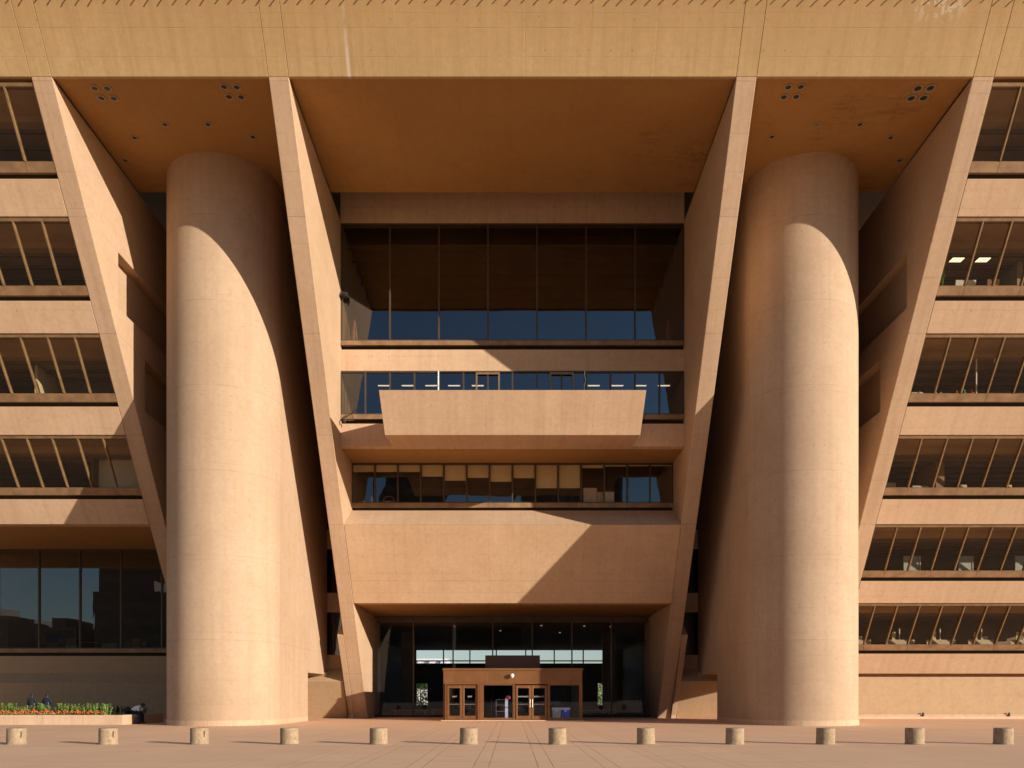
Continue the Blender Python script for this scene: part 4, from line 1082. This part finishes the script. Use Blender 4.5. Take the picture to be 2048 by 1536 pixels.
# bags
def bag(x, y, z, s_, c, label, name='backpack'):
    t = empty(name, (x, y, z), label, 'bag')
    mb = MB(); mb.ball((0, 0, .2*s_), (.19*s_, .13*s_, .21*s_), 3)
    for v in mb.bm.verts: v.co.z = max(0, v.co.z)
    local(mb, 'body', plain('bag_fabric', c, .8), t, smooth=True)
    mb = MB()
    for i in range(6):
        a, b = math.pi*i/6, math.pi*(i+1)/6
        mb.bar((.06*s_*math.cos(a), 0, .39*s_+.06*s_*math.sin(a)), (.06*s_*math.cos(b), 0, .39*s_+.06*s_*math.sin(b)), .015, None, 5)
    local(mb, 'strap', shoe, t)
    local(MB().ball((.0, -.11*s_, .14*s_), (.12*s_, .06*s_, .1*s_), 2), 'pocket', plain('bag_pocket', tuple(q*.7 for q in c), .8), t, smooth=True)
bag(-21.15, 45.5, .52, 1.0, (.03, .022, .03), 'dark round backpack sitting on the end of the planter wall')
bag(-20.25, 44.7, 0, .85, (.04, .015, .05), 'small purple bag on the ground by the seated person')

# ---------------------------------------------------------------- buildings reflected in the glass (they stand behind the viewer)
def block(name, x0, x1, y0, y1, h, col, label, floors, band=.55, vert=False):
    t = empty(name, ((x0+x1)/2, y0, 0), label, 'building')
    wm = plain('facade_' + name + str(int(abs(x0))), col, .8, 0, .12, .05)
    MB().box(x0, x1, y1, y0, 0, h).box(x0+(x1-x0)*.25, x0+(x1-x0)*.6, y1+4, y0-4, h, h+4).build('wall', wm, t)
    mb = MB(); fh = h / floors
    for k in range(floors):
        if vert:
            break
        mb.box(x0+1, x1-1, y0, y0+.15, k*fh+fh*(1-band)*.6, k*fh+fh*(1-band)*.6+fh*band)
    if vert:
        n = int((x1-x0)/2.4)
        for i in range(n): mb.box(x0+.8+i*2.4, x0+2.2+i*2.4, y0, y0+.15, 4, h-2)
    mb.build('window', M['framed'], t)
sk = [
    ('office_tower', -36, -19, -118, -150, 68, (.20, .15, .12), 'dark office tower reflected at the left of the lower window', 17, False),
    ('striped_tower', 3, 30, -120, -160, 74, (.22, .17, .14), 'broad dark tower reflected at the right of the lower window', 19, True),
    ('office_tower', -66, -35.5, -152, -182, 42, (.25, .2, .16), 'mid rise block reflected in the entrance glass', 11, False),
    ('brown_block', -150, -108, -186, -215, 75, (.16, .12, .1), 'tall brown block reflected in the lower left window', 12, False),
    ('brown_block', -135, -104, -152, -180, 35, (.14, .11, .09), 'lower brown wing reflected in the lower left window beside the tall block', 7, False),
    ('low_block', -173.5, -159, -190, -215, 26, (.18, .15, .13), 'low block reflected in the lower left window, left of centre', 5, False),
    ('low_block', -157, -150.5, -200, -220, 30, (.24, .17, .14), 'narrow block reflected in the lower left window, next to the tall one', 4, False),
    ('low_block', -205, -177.5, -180, -210, 30, (.16, .14, .12), 'low block at the left end of the reflected skyline', 5, False),
    ('city_block', -20, 4, -172, -200, 38, (.2, .16, .13), 'low city block reflected between the two towers', 7, False),
    ('city_block', 29, 66, -170, -200, 36, (.22, .18, .14), 'low city block reflected right of the broad tower', 6, False),
]
for nm, x0, x1, y0, y1, h, c, lb, fl, vt in sk: block(nm, x0, x1, y0, y1, h, c, lb, fl, vert=vt)

# white building and trees seen through the lobby
t = empty('white_building', (-26, 165, 0), 'white building with a zigzag roofline seen through the lobby rear window', 'building')
mb = MB().box(-42, -13.2, 165, 180, 0, 7.4).box(-42, -13.6, 166, 180, 7.4, 9.0)
for i in range(12): mb.quad([(-40+2.3*i, 164.9, 7.2), (-38.9+2.3*i, 164.9, 7.2), (-37.9+2.3*i, 164.9, 9.0), (-39.0+2.3*i, 164.9, 9.0)])
mb.build('wall', plain('white_render', (.8, .78, .74), .6), t)
MB().box(-41, -15, 164.84, 164.88, 3, 5).build('window', M['framed'], t)
def tree_proto(seed, h, r):
    rnd = random.Random(seed); t = empty('tree', (0, 0, 0), None, 'tree', 'trees behind the building seen through the lobby')
    mb = MB(); mb.bar((0,0,0), (.1,0,h*.45), .4, None, 8)
    for i in range(7):
        a = rnd.uniform(0, 6.28); mb.bar((.05, 0, h*.35), (r*.7*math.cos(a), r*.7*math.sin(a), h*rnd.uniform(.6, .85)), .13, None, 5)
    local(mb, 'trunk', plain('bark', (.09, .06, .04), .9), t)
    mb = MB(); lobes = [(rnd.uniform(-.6, .6)*r, rnd.uniform(-.6, .6)*r, h*rnd.uniform(.45, .9), rnd.uniform(.3, .5)*r) for _ in range(16)]
    for _ in range(2600):
        L = rnd.choice(lobes); d = Vector((rnd.gauss(0, 1), rnd.gauss(0, 1), rnd.gauss(0, .8))).normalized()*L[3]*rnd.uniform(.5, 1.05)
        c = Vector(L[:3]) + d; u = Vector((rnd.uniform(-1, 1), rnd.uniform(-1, 1), rnd.uniform(-1, 1))).normalized()*.2; v = u.cross(Vector((rnd.uniform(-1, 1), rnd.uniform(-1, 1), 1)).normalized())*.6
        mb.quad([c-u, c+v, c+u, c-v])
    local(mb, 'crown', LG, t, recalc=False); return t
tp = tree_proto(2, 6.4, 3.0)
spots = [(-22, 152, 1.25, 'leafy tree in front of the white building, seen through the lobby'), (-17.5, 150, 1.15, 'second leafy tree before the white building, nearer the doors'), (-15, 118, .75, 'green tree seen through the low left opening of the lobby rear wall'),
         (13.4, 112, .8, 'green tree filling the low right opening of the lobby rear wall'), (16.5, 128, .9, 'farther tree behind the right opening of the lobby rear wall'), (11, 170, 1.0, 'distant tree right of centre beyond the lobby'), (-12.5, 112, .62, 'small tree beyond the left rear lobby opening')]
spots = spots[:2] + spots[5:6]
rb = random.Random(5)
def bush_proto():
    t = empty('bush', (0, 0, 0), None, 'bush', 'bushes behind the building seen through the lobby')
    mb = MB()
    for _ in range(1500):
        d = Vector((rb.gauss(0, 1), rb.gauss(0, 1), rb.gauss(0, 1))).normalized() * rb.uniform(.6, 1.08)
        c = Vector((d.x*1.6, d.y*1.6, 1.9 + d.z*1.9)); u = Vector((rb.uniform(-1, 1), rb.uniform(-1, 1), rb.uniform(-1, 1))).normalized()*.16; v = u.cross(Vector((rb.uniform(-1, 1), rb.uniform(-1, 1), 1)).normalized())*.6
        mb.quad([c-u, c+v, c+u, c-v])
    local(mb, 'foliage', LY, t, recalc=False)
    local(MB().bar((0, 0, 0), (0, 0, 2.2), .12, None, 6).bar((0, 0, .6), (.7, .2, 2.0), .06, None, 5).bar((0, 0, .6), (-.7, -.2, 2.2), .06, None, 5), 'stems', plain('bush_bark', (.09, .06, .04), .9), t)
    return t
bp0 = bush_proto()
for i, (x, y, k, lb) in enumerate(((-12.6, 113, 1.0, 'green bush filling the low left opening of the lobby rear wall'), (12.4, 111, 1.0, 'green bush filling the low right opening of the lobby rear wall'), (15.2, 116, 1.2, 'farther bush right of the low right opening of the lobby rear wall'), (-15.5, 117, 1.2, 'farther bush left of the low left opening of the lobby rear wall'))):
    o = bp0 if i == 0 else copy_tree(bp0); o.location = (x, y, 0); o.scale = (k, k, k); o.rotation_euler = (0, 0, i*1.3); o['label'] = lb
for i, (x, y, k, lb) in enumerate(spots):
    o = tp if i == 0 else copy_tree(tp); o.location = (x, y, 0); o.scale = (k, k, k); o.rotation_euler = (0, 0, i*1.3); o['label'] = lb
